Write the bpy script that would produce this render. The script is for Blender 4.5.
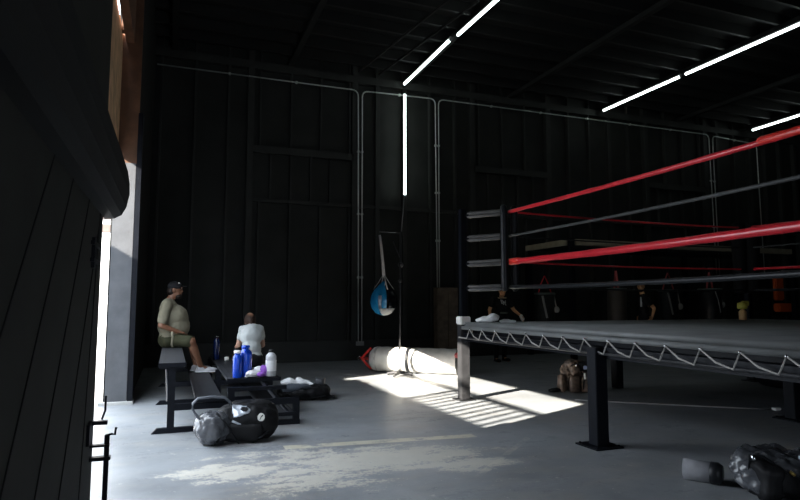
import bpy, bmesh, math, random
from mathutils import Vector, Matrix, noise
random.seed(7)
PI = math.pi
D = bpy.data
SC = bpy.context.scene
COL = SC.collection
for o in list(D.objects): D.objects.remove(o)

# ------------------------------------------------------------------ camera
cam_d = D.cameras.new('camera'); cam = D.objects.new('camera', cam_d); COL.objects.link(cam)
FPX = 590.0
cam_d.sensor_width = 36.0; cam_d.lens = 36.0 * FPX / 800.0; cam_d.clip_start = 0.05; cam_d.clip_end = 300
TH = math.atan(54 / FPX); YAW = math.radians(21.1)
FW = Vector((math.sin(YAW) * math.cos(TH), math.cos(YAW) * math.cos(TH), math.sin(TH)))
RT = Vector((math.cos(YAW), -math.sin(YAW), 0)); UP = RT.cross(FW)
cam.matrix_world = Matrix(((RT.x, UP.x, -FW.x, 0), (RT.y, UP.y, -FW.y, 0), (RT.z, UP.z, -FW.z, 1.3), (0, 0, 0, 1)))
SC.camera = cam

# ------------------------------------------------------------------ colour management
SC.view_settings.view_transform = 'Standard'; SC.view_settings.look = 'None'
SC.view_settings.exposure = 0.12; SC.view_settings.gamma = 1.0
SC.view_settings.use_curve_mapping = False

# ------------------------------------------------------------------ world (clear daylight)
W = D.worlds.new('daylight'); SC.world = W; W.use_nodes = True
bgn = W.node_tree.nodes['Background']
bgn.inputs[0].default_value = (0.78, 0.88, 1.0, 1); bgn.inputs[1].default_value = 8.0

# ------------------------------------------------------------------ sun
sun_d = D.lights.new('sun', 'SUN'); sun = D.objects.new('sun', sun_d); COL.objects.link(sun)
sun_d.energy = 31.0; sun_d.angle = math.radians(0.5); sun_d.color = (1.0, 0.93, 0.82)
SDIR = Vector((1.0, 0.46, -0.57)).normalized()
sun.rotation_euler = SDIR.to_track_quat('-Z', 'Y').to_euler(); sun.location = (-6, -3, 8)

# sky portals in the left door and the added front opening (they only guide sampling of the sky)
def portal(name, loc, rot, sx, sy):
    l = D.lights.new(name, 'AREA'); l.shape = 'RECTANGLE'; l.size = sx; l.size_y = sy
    l.cycles.is_portal = True
    o = D.objects.new(name, l); COL.objects.link(o); o.location = loc; o.rotation_euler = rot
portal('sky_portal_left', (-0.8, 6.13, 1.85), (0, -PI / 2, 0), 3.7, 5.1)
portal('sky_portal_front', (2.2, -3.95, 1.2), (PI / 2, 0, 0), 1.6, 2.4)

# ================================================================== materials
MATS = {}
def mat(name, col, rough=0.6, metal=0.0, var=0.0, vscale=8.0, bump=0.0, bscale=30.0, emit=None, es=0.0, trans=0.0, coat=0.0, alpha=1.0, spec=None):
    if name in MATS: return MATS[name]
    m = D.materials.new(name); m.use_nodes = True; nt = m.node_tree; N = nt.nodes; L = nt.links
    b = N['Principled BSDF']
    b.inputs['Base Color'].default_value = (*col, 1); b.inputs['Roughness'].default_value = rough
    b.inputs['Metallic'].default_value = metal
    if spec is None: spec = 0.5 if (max(col) > 0.08 or coat or rough < 0.35) else 0.22
    if spec is not None: b.inputs['Specular IOR Level'].default_value = spec
    if coat: b.inputs['Coat Weight'].default_value = coat; b.inputs['Coat Roughness'].default_value = 0.2
    if trans: b.inputs['Transmission Weight'].default_value = trans
    if emit: b.inputs['Emission Color'].default_value = (*emit, 1); b.inputs['Emission Strength'].default_value = es
    tc = N.new('ShaderNodeTexCoord')
    n = N.new('ShaderNodeTexNoise'); n.inputs['Scale'].default_value = vscale; n.inputs['Detail'].default_value = 5
    L.new(tc.outputs['Object'], n.inputs['Vector'])
    r = N.new('ShaderNodeValToRGB'); v = max(var, 0.04)
    r.color_ramp.elements[0].position = 0.3; r.color_ramp.elements[1].position = 0.7
    r.color_ramp.elements[0].color = (*[c * (1 - v) for c in col], 1); r.color_ramp.elements[1].color = (*[min(1, c * (1 + v)) for c in col], 1)
    L.new(n.outputs['Fac'], r.inputs['Fac']); L.new(r.outputs['Color'], b.inputs['Base Color'])
    if bump:
        n2 = N.new('ShaderNodeTexNoise'); n2.inputs['Scale'].default_value = bscale; n2.inputs['Detail'].default_value = 4
        L.new(tc.outputs['Object'], n2.inputs['Vector'])
        bp = N.new('ShaderNodeBump'); bp.inputs['Strength'].default_value = bump; bp.inputs['Distance'].default_value = 0.01
        L.new(n2.outputs['Fac'], bp.inputs['Height']); L.new(bp.outputs['Normal'], b.inputs['Normal'])
    MATS[name] = m; return m

M_STUD = mat('black_painted_timber', (0.030, 0.031, 0.029), 0.6, var=0.2, vscale=2)
M_WALL = mat('black_painted_wall', (0.022, 0.023, 0.021), 0.7, var=0.2, vscale=1.5)
M_WALLD = mat('dark_painted_wall', (0.012, 0.012, 0.012), 0.8, var=0.2, vscale=2)
M_PLANK = mat('dark_grey_plank', (0.022, 0.023, 0.020), 0.8, var=0.2, vscale=3)
M_CEIL = mat('black_roof', (0.010, 0.010, 0.010), 0.85, var=0.2, vscale=2)
M_JOIST = mat('black_joist', (0.015, 0.015, 0.0145), 0.7, var=0.2, vscale=2)
M_JAMB = mat('grey_jamb', (0.075, 0.078, 0.085), 0.6, var=0.15, vscale=6, bump=0.2)
M_PLY = mat('plywood', (0.62, 0.40, 0.23), 0.7, var=0.3, vscale=5, bump=0.3)
M_PLYD = mat('dark_plywood', (0.12, 0.055, 0.028), 0.8, var=0.3, vscale=5)
M_STEEL = mat('black_steel', (0.006, 0.007, 0.010), 0.45, 0.0, var=0.2, bump=0.1, spec=0.1)
M_POST = mat('ring_post_paint', (0.035, 0.035, 0.037), 0.35, 0.1, var=0.3, bump=0.1)
M_CONDUIT = mat('galvanised_conduit', (0.50, 0.52, 0.49), 0.4, 0.35, var=0.1)
M_CANVAS = mat('ring_canvas', (0.15, 0.155, 0.153), 0.6, var=0.2, vscale=3, bump=0.3, bscale=6)
M_CORD = mat('grey_cord', (0.42, 0.40, 0.37), 0.7)
M_RED = mat('red_vinyl', (0.62, 0.022, 0.035), 0.28, var=0.1, bump=0.15)
M_REDTAPE = mat('red_tape', (0.75, 0.04, 0.03), 0.35, var=0.2, bump=0.5)
M_GROPE = mat('grey_rope_sleeve', (0.055, 0.057, 0.057), 0.5, var=0.1)
M_BPAD = mat('black_vinyl_pad', (0.013, 0.014, 0.016), 0.4, var=0.2, bump=0.4, bscale=12)
M_TBUCK = mat('turnbuckle_cover', (0.085, 0.082, 0.08), 0.4, 0.1, var=0.2)
M_CHROME = mat('chrome', (0.7, 0.7, 0.7), 0.25, 1.0)
M_WHITE = mat('white_cloth', (0.90, 0.90, 0.90), 0.85, var=0.06, bump=0.4)
M_WTAPE = mat('white_tape', (0.85, 0.83, 0.78), 0.7)
M_BAGW = mat('white_bag_vinyl', (0.62, 0.60, 0.56), 0.4, var=0.12, bump=0.3, bscale=6)
M_BAGB = mat('black_bag_cloth', (0.007, 0.007, 0.008), 0.6, var=0.2, bump=0.4, bscale=25)
M_BAGS = mat('shiny_grey_bag', (0.075, 0.078, 0.086), 0.25, var=0.3, bump=0.6, bscale=14)
M_PATCH = mat('silver_patch', (0.42, 0.45, 0.50), 0.3, 0.3, var=0.2)
M_BLUE = mat('blue_plastic', (0.004, 0.06, 0.55), 0.25, coat=0.3)
M_BLUED = mat('dark_blue_plastic', (0.004, 0.012, 0.06), 0.25, coat=0.3)
M_BLUEB = mat('blue_vinyl', (0.01, 0.16, 0.33), 0.22, coat=0.5)
M_BLACKG = mat('black_gloss', (0.008, 0.009, 0.011), 0.2, coat=0.4)
M_WOOD = mat('brown_boards', (0.16, 0.12, 0.085), 0.7, var=0.35, vscale=6)
M_SEAT = mat('bleacher_plank', (0.034, 0.035, 0.039), 0.45, var=0.3, vscale=10, bump=0.1)
M_CAMO = mat('brown_camo', (0.095, 0.065, 0.048), 0.45, var=0.8, vscale=14, bump=0.5)
M_ORANGE = mat('orange_vinyl', (0.62, 0.10, 0.02), 0.5)
M_YEL = mat('yellow_plastic', (0.55, 0.50, 0.08), 0.5)
M_SKIN = mat('skin', (0.17, 0.075, 0.04), 0.5, var=0.12)
M_SKIN2 = mat('light_skin', (0.48, 0.27, 0.19), 0.5, var=0.1)
M_SKIN3 = mat('tan_skin', (0.66, 0.33, 0.16), 0.5, var=0.1)
M_SHIRT = mat('cream_shirt', (0.155, 0.14, 0.095), 0.85, var=0.08, bump=0.3, bscale=12)
M_TEE = mat('pale_grey_tee', (0.42, 0.44, 0.43), 0.85, var=0.06, bump=0.4, bscale=12)
M_SHORTS = mat('olive_shorts', (0.035, 0.036, 0.018), 0.85, var=0.1)
M_BLKCLOTH = mat('black_clothing', (0.010, 0.010, 0.011), 0.9)
M_HAIR = mat('dark_hair', (0.015, 0.010, 0.008), 0.6)
M_HAIRB = mat('brown_hair', (0.028, 0.014, 0.009), 0.7)
M_SHOE = mat('white_shoe', (0.45, 0.45, 0.47), 0.6)
M_PURPLE = mat('purple_cloth', (0.35, 0.12, 0.62), 0.7)
M_CLEARW = mat('clear_plastic_bottle', (0.75, 0.76, 0.78), 0.2, trans=0.35)
M_DKGREY = mat('dark_grey_vinyl', (0.028, 0.029, 0.028), 0.5, var=0.2)
M_STRAP = mat('pale_strap', (0.40, 0.38, 0.36), 0.7)
M_BEAM = mat('khaki_beam', (0.28, 0.25, 0.18), 0.5, var=0.15)
M_BRASS = mat('brass', (0.6, 0.42, 0.12), 0.3, 0.8)
M_TUBE = mat('led_tube', (0.9, 0.95, 0.95), 0.4, emit=(0.86, 1.0, 0.97), es=6.5)
M_HOUSE = mat('lamp_housing', (0.25, 0.25, 0.25), 0.5)
M_STUCCO = mat('white_stucco', (0.80, 0.79, 0.76), 0.9, var=0.04)
M_BRICK = mat('pink_brick', (0.13, 0.095, 0.08), 0.9, var=0.2)
M_ALLEY = mat('alley_concrete', (0.45, 0.44, 0.42), 0.9, var=0.1)
M_FENCE = mat('fence_paint', (0.18, 0.18, 0.18), 0.8)
M_DKGREEN = mat('grey_green_plate', (0.09, 0.11, 0.10), 0.5)
M_PINK = mat('faded_red_strap', (0.38, 0.07, 0.07), 0.7)

# concrete floor: worn dark grey paint, pale scraped patches, a faded line
def floor_mat():
    m = D.materials.new('painted_concrete_floor'); m.use_nodes = True; nt = m.node_tree; N = nt.nodes; L = nt.links
    b = N['Principled BSDF']; tc = N.new('ShaderNodeTexCoord'); P = tc.outputs['Object']
    def noise_(scale, detail=6, rough=0.6, vec=P, off=(0, 0, 0), sc=(1, 1, 1)):
        mp = N.new('ShaderNodeMapping'); mp.inputs['Location'].default_value = off; mp.inputs['Scale'].default_value = sc; L.new(vec, mp.inputs['Vector'])
        n = N.new('ShaderNodeTexNoise'); n.inputs['Scale'].default_value = scale; n.inputs['Detail'].default_value = detail; n.inputs['Roughness'].default_value = rough
        L.new(mp.outputs['Vector'], n.inputs['Vector']); return n.outputs['Fac']
    def mth(op, a, b_=None, clamp=False):
        n = N.new('ShaderNodeMath'); n.operation = op; n.use_clamp = clamp
        for i, x in enumerate((a, b_)):
            if x is None: continue
            if isinstance(x, (int, float)): n.inputs[i].default_value = x
            else: L.new(x, n.inputs[i])
        return n.outputs[0]
    def ramp(f, p0, p1, c0=(0, 0, 0), c1=(1, 1, 1)):
        r = N.new('ShaderNodeValToRGB'); e = r.color_ramp.elements; e[0].position = p0; e[1].position = p1
        e[0].color = (*c0, 1); e[1].color = (*c1, 1); L.new(f, r.inputs['Fac']); return r.outputs['Color']
    def mix(f, a, b_):
        n = N.new('ShaderNodeMix'); n.data_type = 'RGBA'; L.new(f, n.inputs[0])
        for s, x in ((6, a), (7, b_)):
            if isinstance(x, tuple): n.inputs[s].default_value = (*x, 1)
            else: L.new(x, n.inputs[s])
        return n.outputs[2]
    sep = N.new('ShaderNodeSeparateXYZ'); L.new(P, sep.inputs[0]); X, Y = sep.outputs[0], sep.outputs[1]
    base = ramp(noise_(0.9, 8, 0.65), 0.3, 0.72, (0.20, 0.212, 0.225), (0.36, 0.375, 0.39))
    # scraped patch: elongated blob centred at (1.7, 4.75)
    def blob(cx, cy, rx, ry):
        dx = mth('DIVIDE', mth('SUBTRACT', X, cx), rx); dy = mth('DIVIDE', mth('SUBTRACT', Y, cy), ry)
        return mth('SUBTRACT', 1.0, mth('ADD', mth('MULTIPLY', dx, dx), mth('MULTIPLY', dy, dy)), True)
    b1 = mth('MAXIMUM', mth('MAXIMUM', blob(1.35, 4.75, 1.5, 0.75), blob(2.3, 4.5, 0.65, 0.6)), blob(0.45, 5.15, 0.6, 0.35))
    big = noise_(1.6, 3, 0.5, off=(3, 0, 0), sc=(0.6, 1.6, 1))
    v = mth('ADD', mth('MULTIPLY', noise_(5, 6, 0.6, sc=(0.7, 1.4, 1)), 0.5), mth('MULTIPLY', noise_(26, 8, 0.75, off=(5, 5, 0)), 0.5))
    v = mth('ADD', mth('ADD', v, mth('MULTIPLY', b1, 0.15)), mth('MULTIPLY', mth('SUBTRACT', big, 0.5), 0.5))
    pm = ramp(v, 0.58, 0.62)
    spec = ramp(noise_(9, 10, 0.8, off=(4, 2, 0)), 0.60, 0.64)
    # faded painted stripe from (1.2,5.45) to (2.6,5.05)
    ln = mth('SUBTRACT', mth('ADD', mth('MULTIPLY', X, 0.10), Y), 5.62)
    lm = mth('MULTIPLY', mth('LESS_THAN', mth('ABSOLUTE', ln), 0.07), mth('MULTIPLY', mth('GREATER_THAN', X, 1.0), mth('LESS_THAN', X, 2.85)))
    lm = mth('MULTIPLY', lm, ramp(noise_(5, 8, 0.7, off=(1, 7, 0)), 0.36, 0.5))
    ln2 = mth('SUBTRACT', mth('ADD', mth('MULTIPLY', X, -0.9), Y), 2.1)
    l2 = mth('MULTIPLY', mth('LESS_THAN', mth('ABSOLUTE', ln2), 0.04), mth('MULTIPLY', mth('GREATER_THAN', X, 2.2), mth('LESS_THAN', X, 3.3)))
    l2 = mth('MULTIPLY', l2, ramp(noise_(5, 8, 0.7, off=(2, 3, 0)), 0.42, 0.6))
    scuff = ramp(noise_(2.2, 10, 0.75, off=(9, 1, 0), sc=(0.5, 1.3, 1)), 0.48, 0.66)
    c = mix(mth('MULTIPLY', scuff, 0.45), base, (0.38, 0.35, 0.30))
    c = mix(mth('MULTIPLY', spec, 0.6), c, (0.65, 0.62, 0.55))
    c = mix(mth('MULTIPLY', mth('MULTIPLY', pm, mth('GREATER_THAN', b1, 0.02)), 0.55), c, (0.70, 0.65, 0.54))
    c = mix(mth('MULTIPLY', lm, 0.75), c, (0.68, 0.63, 0.48))
    c = mix(mth('MULTIPLY', l2, 0.5), c, (0.62, 0.58, 0.48))
    L.new(c, b.inputs['Base Color'])
    rr = N.new('ShaderNodeMapRange'); L.new(noise_(2.5, 6), rr.inputs[0]); rr.inputs[3].default_value = 0.22; rr.inputs[4].default_value = 0.5
    L.new(mth('ADD', rr.outputs[0], mth('MULTIPLY', pm, 0.25)), b.inputs['Roughness'])
    bp = N.new('ShaderNodeBump'); bp.inputs['Strength'].default_value = 0.15; bp.inputs['Distance'].default_value = 0.01
    L.new(noise_(14, 8), bp.inputs['Height']); L.new(bp.outputs['Normal'], b.inputs['Normal'])
    return m
M_FLOOR = floor_mat()

# vertical board seams (real variation of the boards, procedural)
# ================================================================== mesh helpers
def box(bm, x0, x1, y0, y1, z0, z1, bev=0.0):
    r = bmesh.ops.create_cube(bm, size=1.0)['verts']
    for v in r:
        v.co = Vector(((x0 + x1) / 2 + v.co.x * (x1 - x0), (y0 + y1) / 2 + v.co.y * (y1 - y0), (z0 + z1) / 2 + v.co.z * (z1 - z0)))
    if bev:
        es = {e for v in r for e in v.link_edges}
        bmesh.ops.bevel(bm, geom=list(es), offset=bev, segments=2, affect='EDGES', clamp_overlap=True)
    return r
def frame_of(d, hint=None):
    d = d.normalized(); h = hint or (Vector((0, 0, 1)) if abs(d.z) < 0.9 else Vector((0, 1, 0)))
    a = d.cross(h).normalized(); return a, d.cross(a).normalized() * -1
def tube(bm, pts, r, n=10, caps=True, flat=None, hint=None):
    """swept tube; r float or list; flat=(ra, rb) for straps"""
    pts = [Vector(p) for p in pts]; rings = []
    for i, p in enumerate(pts):
        d = (pts[min(i + 1, len(pts) - 1)] - pts[max(i - 1, 0)])
        if d.length < 1e-7: d = Vector((0, 0, 1))
        a, b = frame_of(d, hint)
        rr = r[i] if isinstance(r, (list, tuple)) else r
        ra, rb = (flat[0], flat[1]) if flat else (rr, rr)
        rings.append([bm.verts.new(p + a * math.cos(2 * PI * k / n) * ra + b * math.sin(2 * PI * k / n) * rb) for k in range(n)])
    for i in range(len(rings) - 1):
        for k in range(n):
            bm.faces.new((rings[i][k], rings[i][(k + 1) % n], rings[i + 1][(k + 1) % n], rings[i + 1][k]))
    if caps:
        bm.faces.new(rings[0][::-1]); bm.faces.new(rings[-1])
def cap(bm, p0, p1, r0, r1, n=12):
    """tapered capsule"""
    p0 = Vector(p0); p1 = Vector(p1); d = p1 - p0; L = d.length or 1e-6; u = d / L
    pts, rs = [], []
    for k in range(4):
        t = (k + 0.35) / 4.0 * PI / 2; pts.append(p0 - u * r0 * math.cos(t)); rs.append(r0 * math.sin(t))
    pts.append(p0); rs.append(r0); pts.append(p0.lerp(p1, .5)); rs.append((r0 + r1) / 2); pts.append(p1); rs.append(r1)
    for k in range(4):
        t = (4 - k - 0.65) / 4.0 * PI / 2; pts.append(p1 + u * r1 * math.cos(t)); rs.append(r1 * math.sin(t))
    # straight frame
    a, b = frame_of(u); rings = []
    for p, rr in zip(pts, rs):
        rings.append([bm.verts.new(p + a * math.cos(2 * PI * k / n) * rr + b * math.sin(2 * PI * k / n) * rr) for k in range(n)])
    for i in range(len(rings) - 1):
        for k in range(n):
            bm.faces.new((rings[i][k], rings[i][(k + 1) % n], rings[i + 1][(k + 1) % n], rings[i + 1][k]))
    bm.faces.new(rings[0][::-1]); bm.faces.new(rings[-1])
def ell(bm, c, r, rot=None, seg=20, power=1.0):
    """ellipsoid, power<1 gives a boxier superellipsoid"""
    vs = bmesh.ops.create_uvsphere(bm, u_segments=seg, v_segments=max(8, seg // 2 + 2), radius=1.0)['verts']
    c = Vector(c)
    for v in vs:
        q = v.co.copy()
        if power != 1.0: q = Vector([math.copysign(abs(t) ** power, t) for t in q])
        q = Vector((q.x * r[0], q.y * r[1], q.z * r[2]))
        if rot is not None: q = rot @ q
        v.co = c + q
    return vs
def lathe(bm, prof, c=(0, 0, 0), n=20, M=None):
    c = Vector(c); rings = []
    for r, z in prof:
        ring = []
        for k in range(n):
            q = Vector((r * math.cos(2 * PI * k / n), r * math.sin(2 * PI * k / n), z))
            ring.append(bm.verts.new((M @ q if M else q) + c))
        rings.append(ring)
    for i in range(len(rings) - 1):
        for k in range(n):
            bm.faces.new((rings[i][k], rings[i][(k + 1) % n], rings[i + 1][(k + 1) % n], rings[i + 1][k]))
    bm.faces.new(rings[0][::-1]); bm.faces.new(rings[-1])
def crumple(bm, amp, scale, seed=0, verts=None):
    bm.normal_update(); off = Vector((seed * 7.3, seed * 3.1, seed * 1.7))
    for v in (verts or bm.verts):
        p = v.co * scale + off
        v.co += v.normal * amp * (noise.noise(p) + 0.5 * noise.noise(p * 2.3) + 0.25 * abs(noise.noise(p * 5)))
def R(z=0, x=0, y=0): return Matrix.Rotation(z, 3, 'Z') @ Matrix.Rotation(y, 3, 'Y') @ Matrix.Rotation(x, 3, 'X')
BM = bmesh.new
def finish(name, bm, m, smooth):
    bmesh.ops.recalc_face_normals(bm, faces=bm.faces)
    me = D.meshes.new(name); bm.to_mesh(me); bm.free(); me.materials.append(m)
    if smooth: me.shade_smooth()
    return me
def tag(o, label=None, cat=None, group=None, kind=None):
    if label: o['label'] = label
    if cat: o['category'] = cat
    if group: o['group'] = group
    if kind: o['kind'] = kind
    return o
def thing(name, label, cat, loc=(0, 0, 0), rz=0.0, group=None, kind=None):
    o = D.objects.new(name, None); COL.objects.link(o); o.location = loc; o.rotation_euler = (0, 0, rz)
    o.empty_display_size = 0.1
    return tag(o, label, cat, group, kind)
def part(name, bm, m, parent, world=False, smooth=False, label=None):
    """a part; geometry is local to the thing, or in world coordinates with world=True"""
    if world:
        q = parent; off = Vector((0, 0, 0))
        while q: off += Vector(q.location); q = q.parent
        for v in bm.verts: v.co -= off
    o = D.objects.new(name, finish(name, bm, m, smooth)); COL.objects.link(o); o.parent = parent
    return tag(o, label)
def solo(name, bm, m, label, cat, smooth=False, group=None, kind=None):
    """a thing that is one mesh; geometry in world coordinates, origin moved to its base"""
    xs = [v.co for v in bm.verts]
    c = Vector(((min(v.x for v in xs) + max(v.x for v in xs)) / 2, (min(v.y for v in xs) + max(v.y for v in xs)) / 2, min(v.z for v in xs)))
    for v in bm.verts: v.co -= c
    o = D.objects.new(name, finish(name, bm, m, smooth)); COL.objects.link(o); o.location = c
    return tag(o, label, cat, group, kind)
def struct(name, bm, m, label=None, parent=None):
    o = D.objects.new(name, finish(name, bm, m, False)); COL.objects.link(o)
    if parent: o.parent = parent; return o
    o['kind'] = 'structure'
    return tag(o, label)
def fuse(bm, voxel=0.01, smooth=4):
    """merge overlapping solids into one continuous surface"""
    bmesh.ops.recalc_face_normals(bm, faces=bm.faces)
    me = D.meshes.new('tmp'); bm.to_mesh(me); bm.free()
    o = D.objects.new('tmp', me); COL.objects.link(o)
    r = o.modifiers.new('r', 'REMESH'); r.mode = 'VOXEL'; r.voxel_size = voxel; r.adaptivity = 0
    s = o.modifiers.new('s', 'SMOOTH'); s.iterations = smooth; s.factor = 0.5
    dg = bpy.context.evaluated_depsgraph_get(); dg.update()
    me2 = D.meshes.new_from_object(o.evaluated_get(dg))
    out = bmesh.new(); out.from_mesh(me2)
    D.objects.remove(o); D.meshes.remove(me); D.meshes.remove(me2)
    return out
from mathutils.bvhtree import BVHTree
def decal(name, body, poly, y0, m, parent, off=0.004, n=18):
    """a thin panel lying on the front of a part; poly in world x,z"""
    wm = Vector((0, 0, 0)); q = body
    while q: wm += Vector(q.location); q = q.parent
    me = body.data; tr = BVHTree.FromPolygons([v.co + wm for v in me.vertices], [tuple(p.vertices) for p in me.polygons])
    xs = [p[0] for p in poly]; zs = [p[1] for p in poly]; P = {}
    def inside(x, z):
        c = False
        for i in range(len(poly)):
            (x1, z1), (x2, z2) = poly[i], poly[i - 1]
            if (z1 > z) != (z2 > z) and x < (x2 - x1) * (z - z1) / (z2 - z1) + x1: c = not c
        return c
    bm = BM()
    for i in range(n + 1):
        for j in range(n + 1):
            x = min(xs) + (max(xs) - min(xs)) * i / n; z = min(zs) + (max(zs) - min(zs)) * j / n
            if not inside(x, z): continue
            h, nn, k, d = tr.ray_cast(Vector((x, y0, z)), Vector((0, 1, 0)))
            if h: P[i, j] = bm.verts.new(h + nn * off)
    for (i, j) in list(P):
        if all((a, b) in P for a, b in ((i + 1, j), (i, j + 1), (i + 1, j + 1))): bm.faces.new((P[i, j], P[i + 1, j], P[i + 1, j + 1], P[i, j + 1]))
    bmesh.ops.delete(bm, geom=[v for v in bm.verts if not v.link_faces], context='VERTS')
    bmesh.ops.solidify(bm, geom=bm.faces[:], thickness=-0.003)
    return part(name, bm, m, parent, True, True)
def copy_tree(o, parent=None):
    c = o.copy(); COL.objects.link(c)
    if parent: c.parent = parent
    for ch in [x for x in D.objects if x.parent == o]: copy_tree(ch, c)
    return c

# ================================================================== THE SETTING
XL, XR, YB, YF, ZC = -0.49, 19.5, 13.4, -4.0, 7.1
DY0, DY1 = 3.60, 8.66            # door opening in the left wall
bm = BM(); box(bm, XL - 0.35, XR, YF, YB, -0.1, 0.0); struct('floor', bm, M_FLOOR, 'worn grey painted concrete warehouse floor')
bm = BM(); box(bm, -6.5, XL - 0.35, -8, 18, -0.12, -0.01); struct('ground', bm, M_ALLEY, 'pale sunlit alley paving outside the barn door')

# back wall with studs and girts
bm = BM(); box(bm, XL - 0.4, XR, YB, YB + 0.1, 0, ZC)
wb = struct('wall_back', bm, M_WALL, 'tall black back wall with exposed studs and girts')
random.seed(3)
xs = [-0.35 + 0.70 * k for k in range(29)]
def stud(x, z0, z1, w=0.045, d=0.12):
    bm = BM(); box(bm, x - w / 2, x + w / 2, YB - d, YB, z0, z1); struct('stud', bm, M_STUD, parent=wb)
frames = [(1.55, 3.95), (7.15, 9.45), (12.9, 15.2)]
for x in xs:
    inside = any(a < x < b for a, b in frames)
    if inside:
        stud(x, 0.1, 3.58, 0.04, 0.09); stud(x, 4.86, ZC, 0.04, 0.09)
    else:
        stud(x, 0.1, ZC, 0.05 if random.random() < .6 else 0.11, 0.12)
for a, b in frames:
    bm = BM(); box(bm, a, b, YB - 0.14, YB, 4.70, 4.86); struct('header_beam', bm, M_STUD, parent=wb)
    for x in (a - 0.02, b + 0.02): stud(x, 0.1, ZC, 0.14, 0.14)
    k = a + 0.45
    while k < b - 0.2: stud(k, 3.66, 4.70, 0.04, 0.09); k += 0.46
bm = BM(); box(bm, 1.45, XR, YB - 0.10, YB, 3.58, 3.66); struct('girt', bm, M_STUD, parent=wb)
bm = BM(); box(bm, XL, XR, YB - 0.13, YB, 0, 0.42); box(bm, XL, XR, YB - 0.15, YB, 0.42, 0.46); struct('kick_board', bm, M_STUD, parent=wb)
bm = BM(); box(bm, XL, XR, YB - 0.15, YB, 6.62, 6.80); struct('top_plate', bm, M_STUD, parent=wb)

# left wall: planks near the camera, upper wall, far piece
bm = BM(); box(bm, XL - 0.3, XL, YF, DY0, 0, ZC); struct('wall_left', bm, M_WALLD, 'black wall behind the sliding plank door')
XD, YD = -0.40, 3.92
bm = BM(); box(bm, XD - 0.06, XD, -1.2, YD, 0.02, 5.0); wl = struct('door_2', bm, M_PLANK, 'dark sliding plank door leaf close on the left')
bm = BM(); box(bm, XL - 0.3, XL, DY1, YB, 0, ZC); struct('wall_left_far', bm, M_WALLD, 'black wall between the door jamb and the back wall')
bm = BM(); box(bm, XL - 0.26, XL - 0.245, DY0, DY1, 3.30, 4.98); struct('trim_1', bm, M_PLY, 'bare plywood panel above the barn door opening')
bm = BM()
for a, b in ((DY0, 5.85), (5.98, 7.3), (7.42, DY1)): pass
for a in (5.9, 7.1, 8.4): box(bm, XL - 0.245, XL - 0.205, a - 0.06, a + 0.06, 4.92, 5.0)
box(bm, XL - 0.205, XL - 0.10, DY0, DY1, 4.88, ZC); struct('trim_2', bm, M_PLYD, 'dark boards over the daylight slits')
bm = BM(); box(bm, XL - 0.27, XL + 0.0, DY1 - 0.02, DY1, 3.2, ZC); struct('trim_3', bm, M_PLYD, 'brown timber lining high on the door jamb')
bm = BM(); box(bm, XL - 0.28, XL - 0.02, DY1 - 0.03, DY1, 0, 3.2)
jm = struct('door_1', bm, M_JAMB, 'grey steel jamb of the open barn door')
bm = BM(); box(bm, XL - 0.35, XL + 0.06, DY1 - 0.1, DY1 + 0.16, 0, 0.035); struct('threshold', bm, M_ALLEY, parent=jm)
bm = BM(); box(bm, XL - 0.012, XL + 0.05, DY1 - 0.05, DY1 + 0.14, 0, 3.9); struct('trim_6', bm, M_STEEL, 'black steel edge post of the door jamb')
# plank battens on the near wall: leaning board joints
for (ya, za), (yb, zb) in (((2.229, 1.711), (1.76, 1.22)), ((2.658, 1.711), (1.881, 0.826)), ((3.049, 1.547), (2.304, 0.659)), ((3.412, 1.32), (2.788, 0.514)), ((3.66, 1.4), (3.40, 0.31))):
    sl = (ya - yb) / (za - zb); zc = 1.84; yt = ya + sl * (zc - za); y0 = ya + sl * (0.02 - za)
    bm = BM(); q = [bm.verts.new((XD + dx, yy + dy, zz)) for dx in (0, 0.004) for yy, zz in ((yt, zc), (y0, 0.02)) for dy in (-0.006, 0.006)]
    for f in ((0, 1, 3, 2), (4, 6, 7, 5), (0, 2, 6, 4), (1, 5, 7, 3), (0, 4, 5, 1), (2, 3, 7, 6)): bm.faces.new([q[k] for k in f])
    struct('board_joint', bm, M_WALLD, parent=wl)
# long door-track box hanging along the wall with a rounded end
bm = BM()
prof = [(XD, 1.82), (-0.345, 1.825), (-0.305, 1.85), (-0.28, 1.90), (-0.265, 1.98), (-0.268, 2.05), (-0.281, 2.13), (-0.33, 2.18), (XD, 2.2)]
a = [bm.verts.new((x, -1.2, z)) for x, z in prof]; b = [bm.verts.new((x, 4.0, z)) for x, z in prof]
bm.faces.new(a[::-1]); bm.faces.new(b)
for k in range(len(prof)):
    q = (k + 1) % len(prof); bm.faces.new((a[k], a[q], b[q], b[k]))
struct('trim_4', bm, M_WALLD, 'black sliding door track box with a rounded end')
bm = BM(); box(bm, XR, XR + 0.1, YF, YB, 0, ZC); struct('wall_right', bm, M_WALLD, 'black wall far to the right')
# front wall behind the camera, with an unseen opening added to let sky light in
bm = BM(); box(bm, XL - 0.3, 1.5, YF - 0.1, YF, 0, ZC); box(bm, 2.9, XR, YF - 0.1, YF, 0, ZC); box(bm, 1.5, 2.9, YF - 0.1, YF, 2.3, ZC)
struct('wall_front', bm, M_WALLD, 'black wall behind the viewpoint with an opening added for sky light')
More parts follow.
